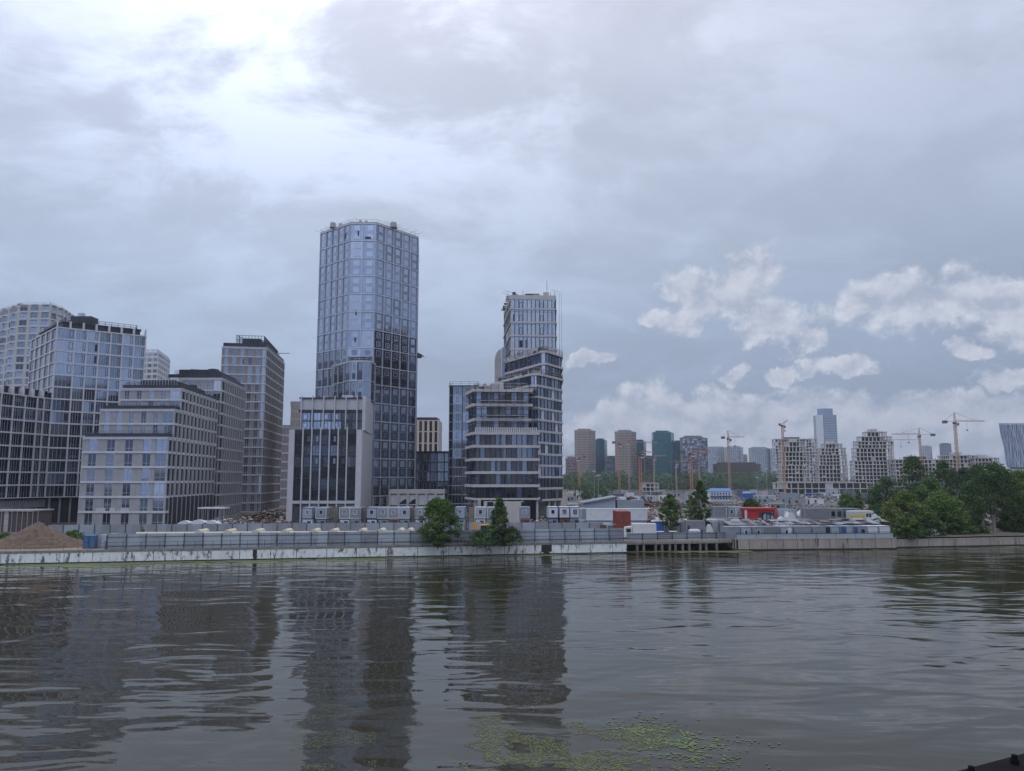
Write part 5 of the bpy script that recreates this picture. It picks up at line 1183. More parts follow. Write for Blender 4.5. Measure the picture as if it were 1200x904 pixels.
for i, (px, Y, m0, lab) in enumerate(((900, 330, white_p, 'white car on the far site left of the teal-roofed stall'), (920, 360, silver, 'silver car on the far site behind the teal-roofed stall'), (940, 380, blackc, 'black car on the far site below the podium'), (958, 350, white_p, 'white car on the far site below the middle stepped block'), (975, 400, silver, 'silver car near the podium columns'), (890, 400, blackc, 'black car near the bright blue tarpaulin box'), (860, 420, white_p, 'white car behind the blue-roofed white site house'), (1010, 330, red_p, 'red car above the small conical tree'), (870, 300, silver, 'silver car just behind the wide dark bush'))):
    car(px, Y, m0, lab, i*17)
def loader():
    r = empty('backhoe_loader', (X(563.5, 152, 3), 152.5, 2.05), 'orange-yellow backhoe loader with folded arm behind the front fence', 'loader', world=False, rz=R(3))
    jy = mat('loader_orange_paint', (.75, .30, .02), .5, 0, .06)
    m = MB(); m.box(-.6, 2.9, 0, 1.5, .7, 1.5, jy); m.build('chassis', r); m = MB(); m.box(.0, 1.6, .05, 1.45, 1.5, 2.95, g_deep)
    for (a, b) in ((0, 0), (1.5, 0), (0, 1.4), (1.5, 1.4)): m.box(a-.04, a+.1, b, b+.1, 1.5, 2.95, blackc)
    m.build('cab', r); m = MB(); m.box(-.15, 1.85, -.1, 1.6, 2.95, 3.15, jy); m.build('cab_roof', r); m = MB(); m.box(1.6, 2.9, .25, 1.25, 1.5, 2.1, jy); m.build('bonnet', r)
    m = MB(); m.hexa([(-1.0, .5, 1.0), (-.5, .5, 1.0), (-.5, 1.0, 1.0), (-1.0, 1.0, 1.0), (-1.3, .55, 3.3), (-.9, .55, 3.7), (-.9, .95, 3.7), (-1.3, .95, 3.3)], jy); m.build('boom', r)
    m = MB(); m.hexa([(-1.9, .6, 1.3), (-1.6, .6, 1.2), (-1.6, .9, 1.2), (-1.9, .9, 1.3), (-1.25, .6, 3.7), (-.9, .6, 3.6), (-.9, .9, 3.6), (-1.25, .9, 3.7)], jy); m.build('dipper_arm', r)
    m = MB(); m.hexa([(-2.1, .4, .6), (-1.5, .4, .5), (-1.5, 1.1, .5), (-2.1, 1.1, .6), (-2.0, .4, 1.3), (-1.6, .4, 1.3), (-1.6, 1.1, 1.3), (-2.0, 1.1, 1.3)], dark_metal); m.build('bucket', r)
    m = MB(); m.hexa([(3.3, -.1, .1), (4.0, -.1, .1), (4.0, 1.6, .1), (3.3, 1.6, .1), (3.2, -.1, .9), (3.5, -.1, .9), (3.5, 1.6, .9), (3.2, 1.6, .9)], dark_metal); m.build('front_shovel', r); m = MB(); m.bar((2.6, .3, 1.1), (3.4, .3, .5), .1, jy); m.bar((2.6, 1.2, 1.1), (3.4, 1.2, .5), .1, jy); m.build('loader_arm', r)
    wheels(r, (.2,), (-.05, 1.55), .75, .4); wheels(r, (2.4,), (0, 1.5), .5, .3)
    r = empty('yellow_barrier_stand', (X(496, 151, 3), 151.5, 2.05), 'yellow tubular stand with cream pipes left of the loader, partly behind the round tree', 'stand', world=False)
    m = MB()
    for a in (-.9, .9): m.bar((a, 0, 0), (a, 0, 2.1), .1, yellow_p); m.bar((a, 1, 0), (a, 1, 2.1), .1, yellow_p)
    for zz in (.9, 2.0): m.bar((-.9, 0, zz), (.9, 0, zz), .09, yellow_p); m.bar((-.9, 1, zz), (.9, 1, zz), .09, yellow_p)
    m.build('frame', r)
loader()
def bag_bus():
    r = empty('old_bus', (X(1013, 172, 3), 172, 4.6), 'white and yellow old bus body piled with white bags beside the thicket', 'bus', world=False)
    m = MB(); m.box(-2.9, 2.3, 0, 2.4, .0, 2.3, mat('dirty_white_paint', (.48, .48, .44), .7)); m.box(-2.8, 2.2, .1, 2.3, 2.3, 2.5, white_p); m.build('body', r); m = MB(); m.box(-2.7, .2, -.04, 0, .5, 1.5, yellow_p); m.build('yellow_panel', r)
    for i in range(3): m = MB(); m.box(.6+i*.6, 1.05+i*.6, -.04, .0, 1.2, 1.9, g_deep); m.build('window', r)
    m = MB(); m.box(-3, 3.6, -.6, 3, -2.6, -.02, dark_metal); m.build('support_frame', r)
    rnd = random.Random(2); white_s = mat('white_sack', (.55, .56, .58), .8, 0, .1, 2)
    for i in range(34):
        x = 1.2+rnd.gauss(0, 1.1); zz = rnd.uniform(-.2, 1.7-abs(x-1.2)*.7); o = MB(); c = Vector((X(1013, 172, 3)+max(-1, x+.8), 171.2+rnd.uniform(-.5, .3), 4.7+max(0, zz))); n = 6
        pts = [(c.x+.42*cos(2*pi*k/n)*rnd.uniform(.8, 1.1), c.y+.35*sin(2*pi*k/n)) for k in range(n)]; o.prism(pts, c.z, c.z+.34, white_s, None, [(c.x+(p[0]-c.x)*.6, c.y+(p[1]-c.y)*.6) for p in pts])
        tag(o.build('sack', None, tuple(c)), 'white filled sack in the heap piled against the old bus', 'sack', 'white sacks heaped on the old bus')
bag_bus()

# ------------------------------------------------------------ right-hand cabins and structures
cabin(845, 186, 4.9, 3.6, 'windowless upper grey cabin at the left end above the white workshop row', wall=mat('mid_grey_sheet', (.20, .21, .23), .7), frame=cab_grey, d=3)
cabin(857.5, 186, 4.9, 2.5, 'upper grey cabin with small white-framed window over the white workshop row', wall=cab_grey, frame=cab_white, wins=[(0, .6, .8, white_p)], d=3)
cabin(866.5, 186, 4.9, 1.9, 'upper grey cabin with a white sheet on it, next to the red pavilion', wall=cab_grey, frame=cab_white, wins=[(0, .7, 1.0, white_p)], d=3, blind=True)
for i, (px, w, wl, dr, lab) in enumerate(((810, 2.4, cab_white, yellow_p, 'white workshop cabin with yellow post and door frame'), (821, 2.2, cab_pale, yellow_p, 'pale workshop cabin right of the yellow-posted one'), (829.5, 1.7, cab_white, frame_dark, 'white workshop cabin with dark door, left of the blue-door one'), (838, 1.9, cab_white, blue_b, 'white workshop cabin with bright blue door'), (846.5, 1.8, cab_pale, frame_dark, 'pale workshop cabin right of the blue-door one'), (857, 2.3, cab_grey, brown_p, 'grey workshop cabin with brown door left of the green container'), (792, 2.2, cab_white, frame_dark, 'white low cabin at the left end of the workshop row'))):
    cabin(px, 183, 2.0, w, lab, wall=wl, frame=cab_white if i != 5 else dark_metal, doors=[(.2, .8, dr)], wins=[(-w/2+.45, .5, .7, dr)], d=3, ribs=False)
cabin(868.5, 181, 2.0, 2.6, 'dark green container in front of the red pavilion edge', name='green_container', wall=mat('dark_green_sheet', (.03, .06, .05), .6), frame=mat('dark_green_sheet', (0, 0, 0)), d=3, cat='container', group=None)
def red_pavilion():
    Y = 184; B = Building('red_pavilion', (X(893, Y, 4), Y, 2), 'bright red flat-roofed pavilion with large glass panes', 'pavilion'); x0, x1 = X(873, Y, 5), X(909, Y, 5); z = zof(595.5, Y)
    B['wall'].box(x0, x1, Y+.2, Y+5, 2, z-.4, red_p); B['roof'].box(x0-.3, x1+.3, Y-.2, Y+5.3, z-.4, z, red_p); F = Fr((x0, Y), (x1, Y))
    for i in range(4): window(B, F, F.W*(.47+i*.122), F.W*(.47+(i+1)*.122)-.06, 2.4, z-.9, g_blue if i % 2 else g_mid, n=-.1, fr=.07, fm=dark_metal)
    m = MB(); m.box(x0+2.4, x0+3.3, Y+.1, Y+.19, 2, 4.3, cab_grey); B.single('door', m); B['side_post'].box(x1-.35, x1, Y-.1, Y+.2, 2, z-.4, red_p); B['side_post'].box(x0, x0+.5, Y-.1, Y+.2, 2, z-.4, cab_white); B.finish()
red_pavilion()
cabin(920, 186, 4.4, 3.0, 'teal-roofed stall with pale blue panel right of the red pavilion', name='market_stall', wall=cab_pale, frame=cab_white, roof=mat('teal_roof_sheet', (.03, .19, .18), .6), d=3, doors=[(.3, 1.0, cab_white)], cat='stall', group=None)
cabin(929.5, 186, 4.2, 1.8, 'light blue roofed kiosk beside the teal-roofed stall', name='kiosk', wall=cab_pale, frame=mat('light_blue_paint', (.15, .35, .50), .6), roof=mat('light_blue_paint', (0, 0, 0)), d=2.5, cat='kiosk', group=None)
cabin(959, 176, 4.8, 6.2, 'long grey upper cabin seen side-on, left of the row of slim cabin ends', wall=mat('mid_grey_sheet', (0, 0, 0)), frame=cab_grey, d=2.5, h=2.7)
names5 = ['first (leftmost)', 'second', 'third', 'fourth', 'fifth (rightmost)']
for i in range(5): cabin(976.5+i*7.3, 176, 4.8, 1.42, names5[i]+' of five slim upper cabin ends with dark windows left of the thicket', wall=mat('green_grey_sheet', (.17, .20, .20), .7), frame=blue_p if i in (2, 3) else cab_grey, wins=[(0, .6, .9, dark_metal)], d=5)
for i, (px, w, wl, lab) in enumerate(((939, 1.9, cab_grey, 'grey ground cabin with dark window below the long grey upper cabin'), (950, 2.0, cab_grey, 'plain grey ground cabin next to a rusty opening'), (957.5, 1.3, brown_p, 'rust-brown store opening between grey ground cabins'), (972, 2.6, frame_dark, 'black open store bay below the cabin ends'), (984, 1.6, cab_pale, 'pale ground cabin with blue door under the cabin ends'), (995, 2.6, mat('dark_brown_boards', (.07, .045, .035), .9), 'dark brown boarded bay under the rightmost cabin ends'))):
    cabin(px, 175, 2.1, w, lab, wall=wl, frame=dark_metal, wins=[(0, .6, .8, frame_dark)] if i < 2 else [], d=4, h=2.6)
# low row of cabins along the beige quay
mid_sheet = mat('mid_grey_sheet', (0, 0, 0))
lowrow = [(859, 3.0, cab_grey, 'plain grey', []), (874.5, 2.2, cab_pale, 'white-windowed pale', ['w']), (889, 2.4, cab_grey, 'grey white-windowed', ['w']), (905, 3.1, mid_sheet, 'long plain mid-grey', []), (922, 2.6, cab_pale, 'pale blue, narrow-windowed', ['w', 'd']), (941, 3.6, cab_grey, 'long blank grey', []), (960, 2.6, cab_grey, 'pale grey blank', []), (970.5, 1.3, frame_dark, 'black doorless opening', []), (979, 1.8, cab_pale, 'pale blank narrow', []), (988.5, 1.2, blue_p, 'dark blue doored', ['d']), (995, 1.4, cab_pale, 'pale, between blue and turquoise doors', []), (1001.5, .9, mat('turquoise_panel', (0, 0, 0)), 'turquoise door', ['d']), (1011.5, 2.2, cab_grey, 'grey with small square dark window', ['w']), (1023, 2.4, cab_white, 'white-grey, second from the right end', []), (1037, 2.5, cab_white, 'white-grey, right end', [])]
for i, (px, w, wl, s, fe) in enumerate(lowrow):
    t = (X(px, 158, 3)-44.4)/(78.1-44.4); Y = 155.6+3.4*t+1.3
    cabin(px, Y, 2.15, w, s+' cabin in the low row on the beige quay', wall=wl, frame=cab_grey, wins=[(0, .5, .7, cab_white if i < 5 else frame_dark)] if 'w' in fe else [], doors=[(w*.25, .7, blue_p if i != 4 else cab_white)] if 'd' in fe else [], d=3, h=2.35, rz=5.7, ribs=True)
def sheet_roof():
    r = empty('patched_sheet_roof', (60, 163, 4.8), 'long patched grey sheet roof sagging behind the low cabins on the beige quay', 'roof', world=True); rnd = random.Random(8)
    m = MB(); p = empty
    for i in range(26):
        u = i/26; x = 44.8+32.5*u; Y = 161.0+3.3*u; z = 4.75+rnd.uniform(-.12, .12)+.003*i; w = rnd.uniform(1.4, 2.2); m.hexa([(x, Y, z-.1), (x+w, Y, z-.1), (x+w, Y+5, z+.5), (x, Y+5, z+.5), (x, Y, z), (x+w, Y, z), (x+w, Y+5, z+.62), (x, Y+5, z+.62)], rnd.choice([cab_grey, mid_sheet, concrete, asphalt, mid_sheet, dark_metal]))
    m.build('sheets', r); m = MB()
    for i in range(14): x = 45.2+i*2.4; m.bar((x, 161.8+i*.24, 2), (x, 161.8+i*.24, 4.6), .08, dark_metal); m.bar((x, 165.8+i*.24, 2), (x, 165.8+i*.24, 5.1), .08, dark_metal)
    m.build('posts', r)
    for i in range(30):
        x = 46+rnd.random()*31; o = MB(); Y = 162+(x-45)*.1+rnd.random()*3; z = 5.0+(Y-161-(x-45)*.1)*.12; c = (x, Y, z); w, h = rnd.uniform(.3, 1.1), rnd.uniform(.1, .4); o.box(x-w, x+w, Y-.3, Y+.3, z, z+h, rnd.choice([brown_p, cab_white, concrete, dark_metal, cab_pale]))
        tag(o.build('scrap_bundle', None, c), 'small bundle of scrap lying on the patched sheet roof', 'scrap', 'scrap bundles on the patched sheet roof')
sheet_roof()
def tent(px, Y, w, h, label, z=2.0, d=3):
    x = X(px, Y, z+1); m = MB(); n = 9; rnd = random.Random(px); tm = mat('white_tarpaulin', (.62, .63, .65), .6, 0, .06, 1.5)
    for i in range(n):
        for j in range(6):
            def P(a, b): t = a/n*2-1; return (x+t*w/2, Y+d*b/6, z+h*(1-t*t)**.7*(.75+.25*cos(b*1.7+t*2)))
            m.poly([P(i, j), P(i+1, j), P(i+1, j+1), P(i, j+1)], tm)
    for b in (0, 6): m.poly([P(i, b) for i in range(n+1)], tm)
    tag(m.build('tarpaulin_tent', None, (x, Y, z)), label, 'tent', 'white tarpaulin tents and covered heaps')
tent(920, 178, 4.6, 3.6, 'white tarpaulin tent in front of the red car', 2, 3); tent(928, 181, 3.6, 4.6, 'taller white tarpaulin tent behind the lower one by the red car', 2, 3); tent(862, 186, 2.2, 1.2, 'small white dome on the grey workshop roof line', 4.0, 2); tent(944, 260, 5, 2.2, 'low white covered heap above the long grey cabin', 2.0, 3)
tent(832, 165, 1.9, 2.6, 'upright white wrapped bale stack beside the square grey kiosk', 2.0, 1.5)
cabin(815.5, 165, 2.0, 4.0, 'square grey kiosk with blue-framed slit window on the jetty side', wall=mid_sheet, frame=cab_grey, wins=[(-1.5, .35, .9, blue_p)], d=2.5, h=3.3, ribs=False)
def tank():
    r = empty('water_tank', (X(814.5, 160, 2.5), 159.6, 2.05), 'rounded white metal tank on the jetty in front of the square grey kiosk', 'tank', world=False); m = MB(); m.box(-1.1, 1.1, 0, 1.6, 0, 1.5, cab_pale); m.prism([(-1.1, 0), (1.1, 0), (1.1, 1.6), (-1.1, 1.6)], 1.5, 1.8, white_p, None, [(-.8, .2), (.8, .2), (.8, 1.4), (-.8, 1.4)]); m.build('body', r); m = MB(); m.box(1.1, 1.6, .3, 1.5, 0, 1.7, dark_metal); m.build('pump_box', r)
tank()
for px, Y, w, col, lab, cat in ((844, 430, 12, cab_white, 'white site house with bright blue pitched roof, windows in a row', 'site house'), (876, 470, 6.3, blue_b, 'bright blue container on the far site right of the blue-roofed house', 'container')):
    z = 2.0
    r = empty('site_house' if w > 10 else 'blue_container', (X(px, Y), Y, z), lab, cat, world=False); h = 3.6 if w < 10 else 5.4
    m = MB(); m.box(-w/2, w/2, 0, 6, 0, h, col); m.build('wall', r)
    if w > 10:
        m = MB(); bl = mat('blue_roof_sheet', (.08, .20, .46), .5); m.prism([(-w/2-.5, -.5), (w/2+.5, -.5), (w/2+.5, 6.5), (-w/2-.5, 6.5)], h, h+1.7, bl, None, [(-w/2+1, 2.8), (w/2-.3, 2.8), (w/2-.3, 3.2), (-w/2+1, 3.2)]); m.build('roof', r)
        m = MB(); m.box(-w/2, w/2, -.8, -.7, 2.3, 3.1, blue_p); m.box(-w/2, w/2, -.8, 0, 2.2, 2.3, blue_p); m.build('balcony', r)
        for k in range(7):
            for zz in (.9, 3.5): m = MB(); m.box(-w/2+.8+k*1.6, -w/2+1.6+k*1.6, -.06, 0, zz, zz+1.1, g_mid); m.build('window', r)
    else:
        m = MB(); m.box(-w/2+1, w/2-1, 2, 4, h, h+1, cab_white); m.build('roof_box', r)

# ------------------------------------------------------------ mound, left corner site
def mound():
    rnd = random.Random(5); m = MB(); soil = mat('brown_soil', (.13, .092, .068), .95, 0, .4, 1.6, bump=1.0)
    from mathutils import noise as mn
    n = 64; cx, cy = X(40, 141, 4), 141.5; hh = {}
    for i in range(n+1):
        for j in range(n+1):
            x, y = (i/n*2-1)*10.5, (j/n*2-1)*7.5; r = math.hypot(x/(8.6), y/6.5); q = max(0, 1-r); ridge = max(0, 1-math.hypot((x-.3)/5.2, y/4.5))
            z = 3.3*q**.9+1.3*ridge+ (mn.noise(Vector((x*.7, y*.7, 3)))*.5+mn.noise(Vector((x*2.3, y*2.3, 7)))*.22+abs(mn.noise(Vector((x*1.6, y*.4, 9))))*.4)*min(1, q*4); hh[i, j] = len(m.v); m.v.append((cx+x*(1.15 if x > 0 else 1), cy+y, 2.0+max(-.05, z*.92)))
    k = m.mi(soil)
    for i in range(n):
        for j in range(n): m.f.append((hh[i, j], hh[i+1, j], hh[i+1, j+1], hh[i, j+1])); m.m.append(k)
    tag(m.build('soil_mound', None, (cx, cy, 2), smooth=True), 'big brown soil mound on the quay at the left, beside blue and grey containers', 'soil mound')
mound()
sand = mat('sandy_ground', (.25, .19, .145), .95, 0, .25, .4)
m = MB(); m.poly([(-130, 121.8, 2.008), (-70, 133.2, 2.008), (-66, 140, 2.008), (-80, 142, 2.008), (-130, 134, 2.008)], sand); tag(m.build('sand_strip'), kind='structure')
cabin(104, 136.5, 2.0, 2.1, 'bright blue container right of the soil mound', name='blue_container', wall=mat('sky_blue_sheet', (.055, .15, .29), .6), frame=blue_p, d=2.5, h=2.2, cat='container', group='small containers beside the soil mound', doors=[(0, .05, dark_metal)])
cabin(118, 137.5, 2.0, 2.2, 'grey container with double doors touching the blue one', name='grey_container', wall=cab_grey, frame=cab_grey, d=2.5, h=2.2, cat='container', group='small containers beside the soil mound', doors=[(-.5, .9, cab_pale), (.5, .9, cab_pale)])
cabin(130, 139.5, 2.0, 1.8, 'darker grey container right of the double-door one, partly behind the fence', name='grey_container', wall=mid_sheet, frame=mid_sheet, d=2.5, h=2.3, cat='container', group='small containers beside the soil mound')
tree(86, 150, 2.2, 2.4, 'green weedy shrub between the soil mound and the blue container', [g2, g0], 'bush', seed=70, leaves=1800, size=.24, low=.02, name='shrub', cat='shrub')
tree(5, 147, 1.8, 2.4, 'green weedy shrub left of the soil mound at the photo edge', [g0, g2], 'bush', seed=71, leaves=1500, size=.24, low=.02, name='shrub', cat='shrub')
tree(167, 153, 2.6, .5, 'thin tall weed poking up behind the front fence left of the cream pipes', [g2, g3], 'oval', seed=72, leaves=300, size=.16, low=.1, name='weed', cat='weed')
def left_shed():
    B = Building('scaffolded_shed', (X(20, 185), 185, 2), 'low dark scaffolded shed with pale corner under the glass block at the left edge', 'shed'); Y = 180; x0, x1 = X(-20, Y, 4), X(36, Y, 4); z = zof(598, Y)
    B['wall'].box(x0, x1, Y, Y+8, 2, z-.3, mat('brown_grey_wall', (.10, .08, .075), .9)); B['roof'].box(x0-.5, x1+.5, Y-.6, Y+8, z-.3, z, concrete); B['pale_corner'].box(X(5, Y, 4), X(10, Y, 4), Y-.2, Y, 2, z-.4, concrete_l)
    for i in range(12): B['scaffold'].bar((x0+i*1.2, Y-1, 2), (x0+i*1.2, Y-1, z+.3), .05, alu)
    for zz in (3.4, 5, 6.2): B['scaffold'].bar((x0, Y-1, zz), (x1, Y-1, zz), .05, brown_p)
    B.finish()
    B = Building('street_canopy', (X(246, 205), 205, 2), 'flat white canopy on thin posts in the street before the stone blocks', 'canopy'); Y = 203; z = zof(595, Y); x0, x1 = X(231, Y, 5), X(263, Y, 5); B['roof'].box(x0, x1, Y, Y+4, z-.35, z, cab_white)
    for x in (x0+.3, x0+1.4, x0+2.6, x1-1.3, x1-.3): m = MB(); m.bar((x, Y+.4, 2), (x, Y+.4, z-.36), .07, alu); B.single('post', m)
    B.finish()
left_shed()
for i, (px, w, h, lab) in enumerate(((216, 3.4, 1.2, 'white sheeted stack at the left end of the covered row before the stone blocks'), (232, 4.5, 1.5, 'white sheeted stack in the middle of the covered row before the stone blocks'), (247, 3.6, 1.3, 'white sheeted stack at the right end of the covered row before the stone blocks'))): tent(px, 188, w, h*.7, lab, 3.3, 2.5)

# ------------------------------------------------------------ pipes, pallets, rubble between the fences
for i in range(30):
    px = 166+i*11.2; Y = 148+(px-166)*.012
    if 548 < px < 580: continue
    u = i % 3; m = MB(); x = X(px, Y, 3); m.bar((x, Y-.5, 3.9), (x, Y+3.5, 3.9), .62, cream, sides=14) if i in (6, 9, 12, 15, 18, 20, 23, 25, 27, 28) else m.bar((x-1.0, Y, 3.75), (x+1.05, Y, 3.75), .35, cream, sides=12)
    tag(m.build('pipe_section', None, (x, Y, 3.3)), 'fat cream pipe section seen end-on, showing as an arch over the front fence' if i in (6, 9, 12, 15, 18, 20, 23, 25, 27, 28) else 'thin cream pipe section lying lengthwise on the trestle over the front fence', 'pipe', 'cream pipe sections on trestles behind the front fence')
F = Fr((X(160, 148.5, 3), 148.5), (X(490, 152.5, 3), 152.5)); m = MB(); m.fbox(F, 0, F.W, -3, 1.0, 2.9, 3.02, brown_p)
r = empty('pipe_trestle', (X(320, 150, 3), 150, 2), 'long timber trestle carrying the cream pipes behind the front fence', 'trestle'); m.build('deck', r); m = MB()
for i in range(28): u = F.W*i/27; m.fbox(F, max(0, u-.1), u+.1, -2.8, -2.6, 2, 2.9, brown_p); m.fbox(F, max(0, u-.1), u+.1, .7, .9, 2, 2.9, brown_p)
m.build('legs', r)
def heap(name, label, cat, px, Y, w, d, h, n, seed, mats, smin=.2, smax=.8, kind='stuff', z=2.0):
    rnd = random.Random(seed); x = X(px, Y, z); m = MB()
    for i in range(n):
        a = rnd.random()*2*pi; t = rnd.random()**.6; cx, cy = x+cos(a)*t*w/2, Y+sin(a)*t*d/2; zz = z+h*(1-t)*rnd.random(); s = rnd.uniform(smin, smax); mt = rnd.choice(mats); k = m.mi(mt); b = len(m.v)
        q = [Vector((rnd.gauss(0, 1), rnd.gauss(0, 1), rnd.gauss(0, .7))).normalized()*s*rnd.uniform(.6, 1) for _ in range(6)]
        q = [Vector((1, 0, 0)), Vector((0, 1, 0)), Vector((-1, 0, 0)), Vector((0, -1, 0)), Vector((0, 0, .7)), Vector((0, 0, -.7))]; ro = rnd.random()*6
        for v in q: v2 = Vector((v.x*cos(ro)-v.y*sin(ro), v.x*sin(ro)+v.y*cos(ro), v.z)); m.v.append((cx+v2.x*s*rnd.uniform(.6, 1.3), cy+v2.y*s*rnd.uniform(.6, 1.2), zz+v2.z*s*rnd.uniform(.6, 1.1)))
        for (i0, i1, i2) in ((0, 1, 4), (1, 2, 4), (2, 3, 4), (3, 0, 4), (1, 0, 5), (2, 1, 5), (3, 2, 5), (0, 3, 5)): m.f.append((b+i0, b+i1, b+i2)); m.m.append(k)
    tag(m.build(name, None, (x, Y, z)), label, cat, kind=kind)
rub = [mat('pinkish_rubble', (.34, .29, .275), .9), concrete_l, concrete, brown_p, white_p]
heap('rubble_heap', 'heap of pinkish and white rubble right of the white site office', 'rubble', 766, 200, 8, 10, 5.2, 420, 1, [rub[0], rub[0], concrete_l, white_p, red_ox, concrete], .25, .7)
heap('rubble_heap', 'white and red heap of sheeting behind the white site office roof', 'rubble', 760, 225, 16, 8, 4.0, 300, 2, [mat('pink_sheet', (.55, .20, .22), .8), white_p, rub[0]], .3, .9)
heap('rubble_heap', 'rubble and building debris at the foot of the stacked glass tower', 'rubble', 635, 205, 12, 4, 2.8, 220, 3, rub+[red_ox], .2, .5)
heap('rubble_heap', 'brown building debris in the street between the tall stone tower and the finned block', 'rubble', 318, 232, 26, 40, 3.4, 800, 4, [brown_p, concrete, brown_p, mat('dark_soil', (.09, .065, .05), .9), dark_metal, concrete], .2, .9)
heap('rubble_heap', 'mixed debris along the foot of the stone blocks', 'rubble', 262, 196, 30, 8, 2.6, 500, 5, rub+[blue_p, cab_grey], .2, .6)
heap('site_debris', 'loose material and rubble spread over the far construction site right of the white site office', 'debris', 850, 330, 130, 160, 2.0, 2600, 6, [mid_sheet, mid_sheet, concrete, asphalt, brown_p, dark_metal, g0, grey_p, asphalt, asphalt], .25, .9)
heap('site_debris', 'pale rubble ridge below the distant checkered high-rises', 'debris', 700, 300, 60, 60, 3.5, 1500, 7, [concrete, asphalt, rub[0], sand, g0, brown_p], .3, 1.1)
heap('site_debris', 'loose material before the stepped concrete blocks', 'debris', 960, 480, 170, 180, 2.2, 2400, 8, [concrete, mid_sheet, asphalt, grey_p, brown_p, dark_metal, grey_p, asphalt, g0], .3, 1.1)
heap('site_debris', 'dark earth ridge behind the white site office', 'debris', 735, 330, 50, 10, 5.0, 900, 9, [mat('dark_earth', (.06, .045, .04), .95), mat('dark_earth', (0, 0, 0)), brown_p], .5, 1.6)
heap('site_debris', 'crushed stone and pallets between the two fences right of the loader', 'debris', 660, 158, 40, 6, 1.5, 500, 10, [concrete, cab_grey, brown_p, rub[0], white_p, g0], .15, .5)
for i, (px, Y, w, c, lab) in enumerate(((672, 300, 4, white_p, 'tiny white cabin on the far rubble right of the stacked glass tower'), (700, 380, 5, blue_p, 'tiny blue cabin on the far site under the first checkered high-rise'), (745, 420, 5, cab_white, 'tiny white cabin at the foot of the thick orange crane'), (763, 440, 5, cab_pale, 'tiny pale cabin behind the green tree at the toilets'), (780, 450, 7, white_p, 'long tiny white cabin on the far site left of the slender dark tree'), (899, 450, 10, cab_pale, 'grey-blue shed on the far site right of the bright blue container'), (912, 300, 6, mid_sheet, 'grey shed with blue edge behind the red pavilion'), (950, 520, 7, blue_b, 'blue cabin at the left foot of the concrete podium'), (958, 525, 5, blue_p, 'dark blue cabin beside the blue one before the podium'), (1012, 450, 5, mat('loader_orange_paint', (0, 0, 0)), 'small orange machine shed before the right end of the podium'), (985, 470, 7, white_p, 'white sheds row before the podium columns'), (1000, 500, 6, red_ox, 'rust-red container before the right part of the podium'))):
    cabin(px, Y, 2.0, w, lab, wall=c, frame=cab_white, d=3, h=2.8, wins=[(0, 1, .8, dark_metal)], doors=[(-w/2+.8, .8, dark_metal)], ribs=False)
# lamp posts / floodlight masts
def mast_lamp(px, Y, py, label):
    z = zof(py, Y); x = X(px, Y, z); r = empty('floodlight_mast', (x, Y, 2), label, 'light mast', 'floodlight masts on the site'); m = MB(); m.bar((x, Y, 2), (x, Y, z), .16, cab_grey, r2=.09, sides=8); m.build('pole', r); m = MB(); m.box(x-.9, x+.9, Y-.2, Y+.1, z-.1, z+.5, alu); m.build('lamp_head', r)
mast_lamp(701, 330, 558, 'thin dark floodlight mast over the white site office'); mast_lamp(898, 520, 550, 'white floodlight mast in front of the far tree belt, right'); mast_lamp(887, 480, 560, 'floodlight mast above the bright blue container'); mast_lamp(793, 460, 548, 'dark floodlight mast between the teal tower and the slender tree'); mast_lamp(696, 400, 553, 'short floodlight mast among trees below the first checkered tower')

for x0_, x1_, Yw, lb in ((664, 760, 600, 'low pale boundary wall before the far tree belt, left stretch'), (764, 842, 620, 'low pale boundary wall before the far tree belt, middle stretch'), (858, 908, 610, 'low blue-grey boundary wall before the far tree belt, by the bright blue container')):
    Fw = Fr((X(x0_, Yw), Yw), (X(x1_, Yw), Yw)); rw = empty('boundary_wall', (X(x0_, Yw), Yw, 2), lb, 'wall', 'boundary walls of the far site'); nw = max(3, int(Fw.W/5))
    for i in range(nw): m = MB(); m.fbox(Fw, Fw.W*i/nw, Fw.W*(i+.97)/nw, -.3, 0, 2, 4.6+random.choice((0, .5, 1.2, 0)), random.choice([concrete, grey_p, cab_grey, concrete_l, mid_sheet])); m.build('wall_panel', rw)
rnd = random.Random(77)
kinds = ['grey', 'white', 'blue-grey', 'pale']
def landmark(px):
    for lim, t in ((686, 'the leftmost checkered high-rise'), (712, 'the dark teal tower'), (735, 'the right checkered high-rise'), (762, 'the thick orange crane'), (795, 'the bright teal tower'), (826, 'the mottled tower'), (880, 'the brown hall'), (905, 'the right hazy tower'), (950, 'the leftmost concrete block'), (996, 'the middle concrete block'), (1200, 'the tallest concrete block')):
        if px < lim: return t
for i in range(26):
    px = 668+i*14.2+rnd.uniform(-4, 4); Y = rnd.uniform(350, 590); w = rnd.uniform(4, 9); k_ = rnd.randrange(4)
    if 826 < px < 862: continue
    cabin(px, Y, 2.0, w, 'tiny %s site cabin, %s, on the far ground below %s' % (kinds[k_], 'nearer the viewer' if Y < 430 else 'mid-distance' if Y < 520 else 'farthest back', landmark(px)), wall=[cab_grey, cab_white, bluegrey, cab_pale][k_], frame=cab_grey, d=3, h=rnd.choice((2.7, 2.7, 5.2)), wins=[(0, 1, .8, dark_metal)], doors=[(-w/2+.8, .8, dark_metal)], ribs=False, group='tiny scattered cabins on the far construction ground')
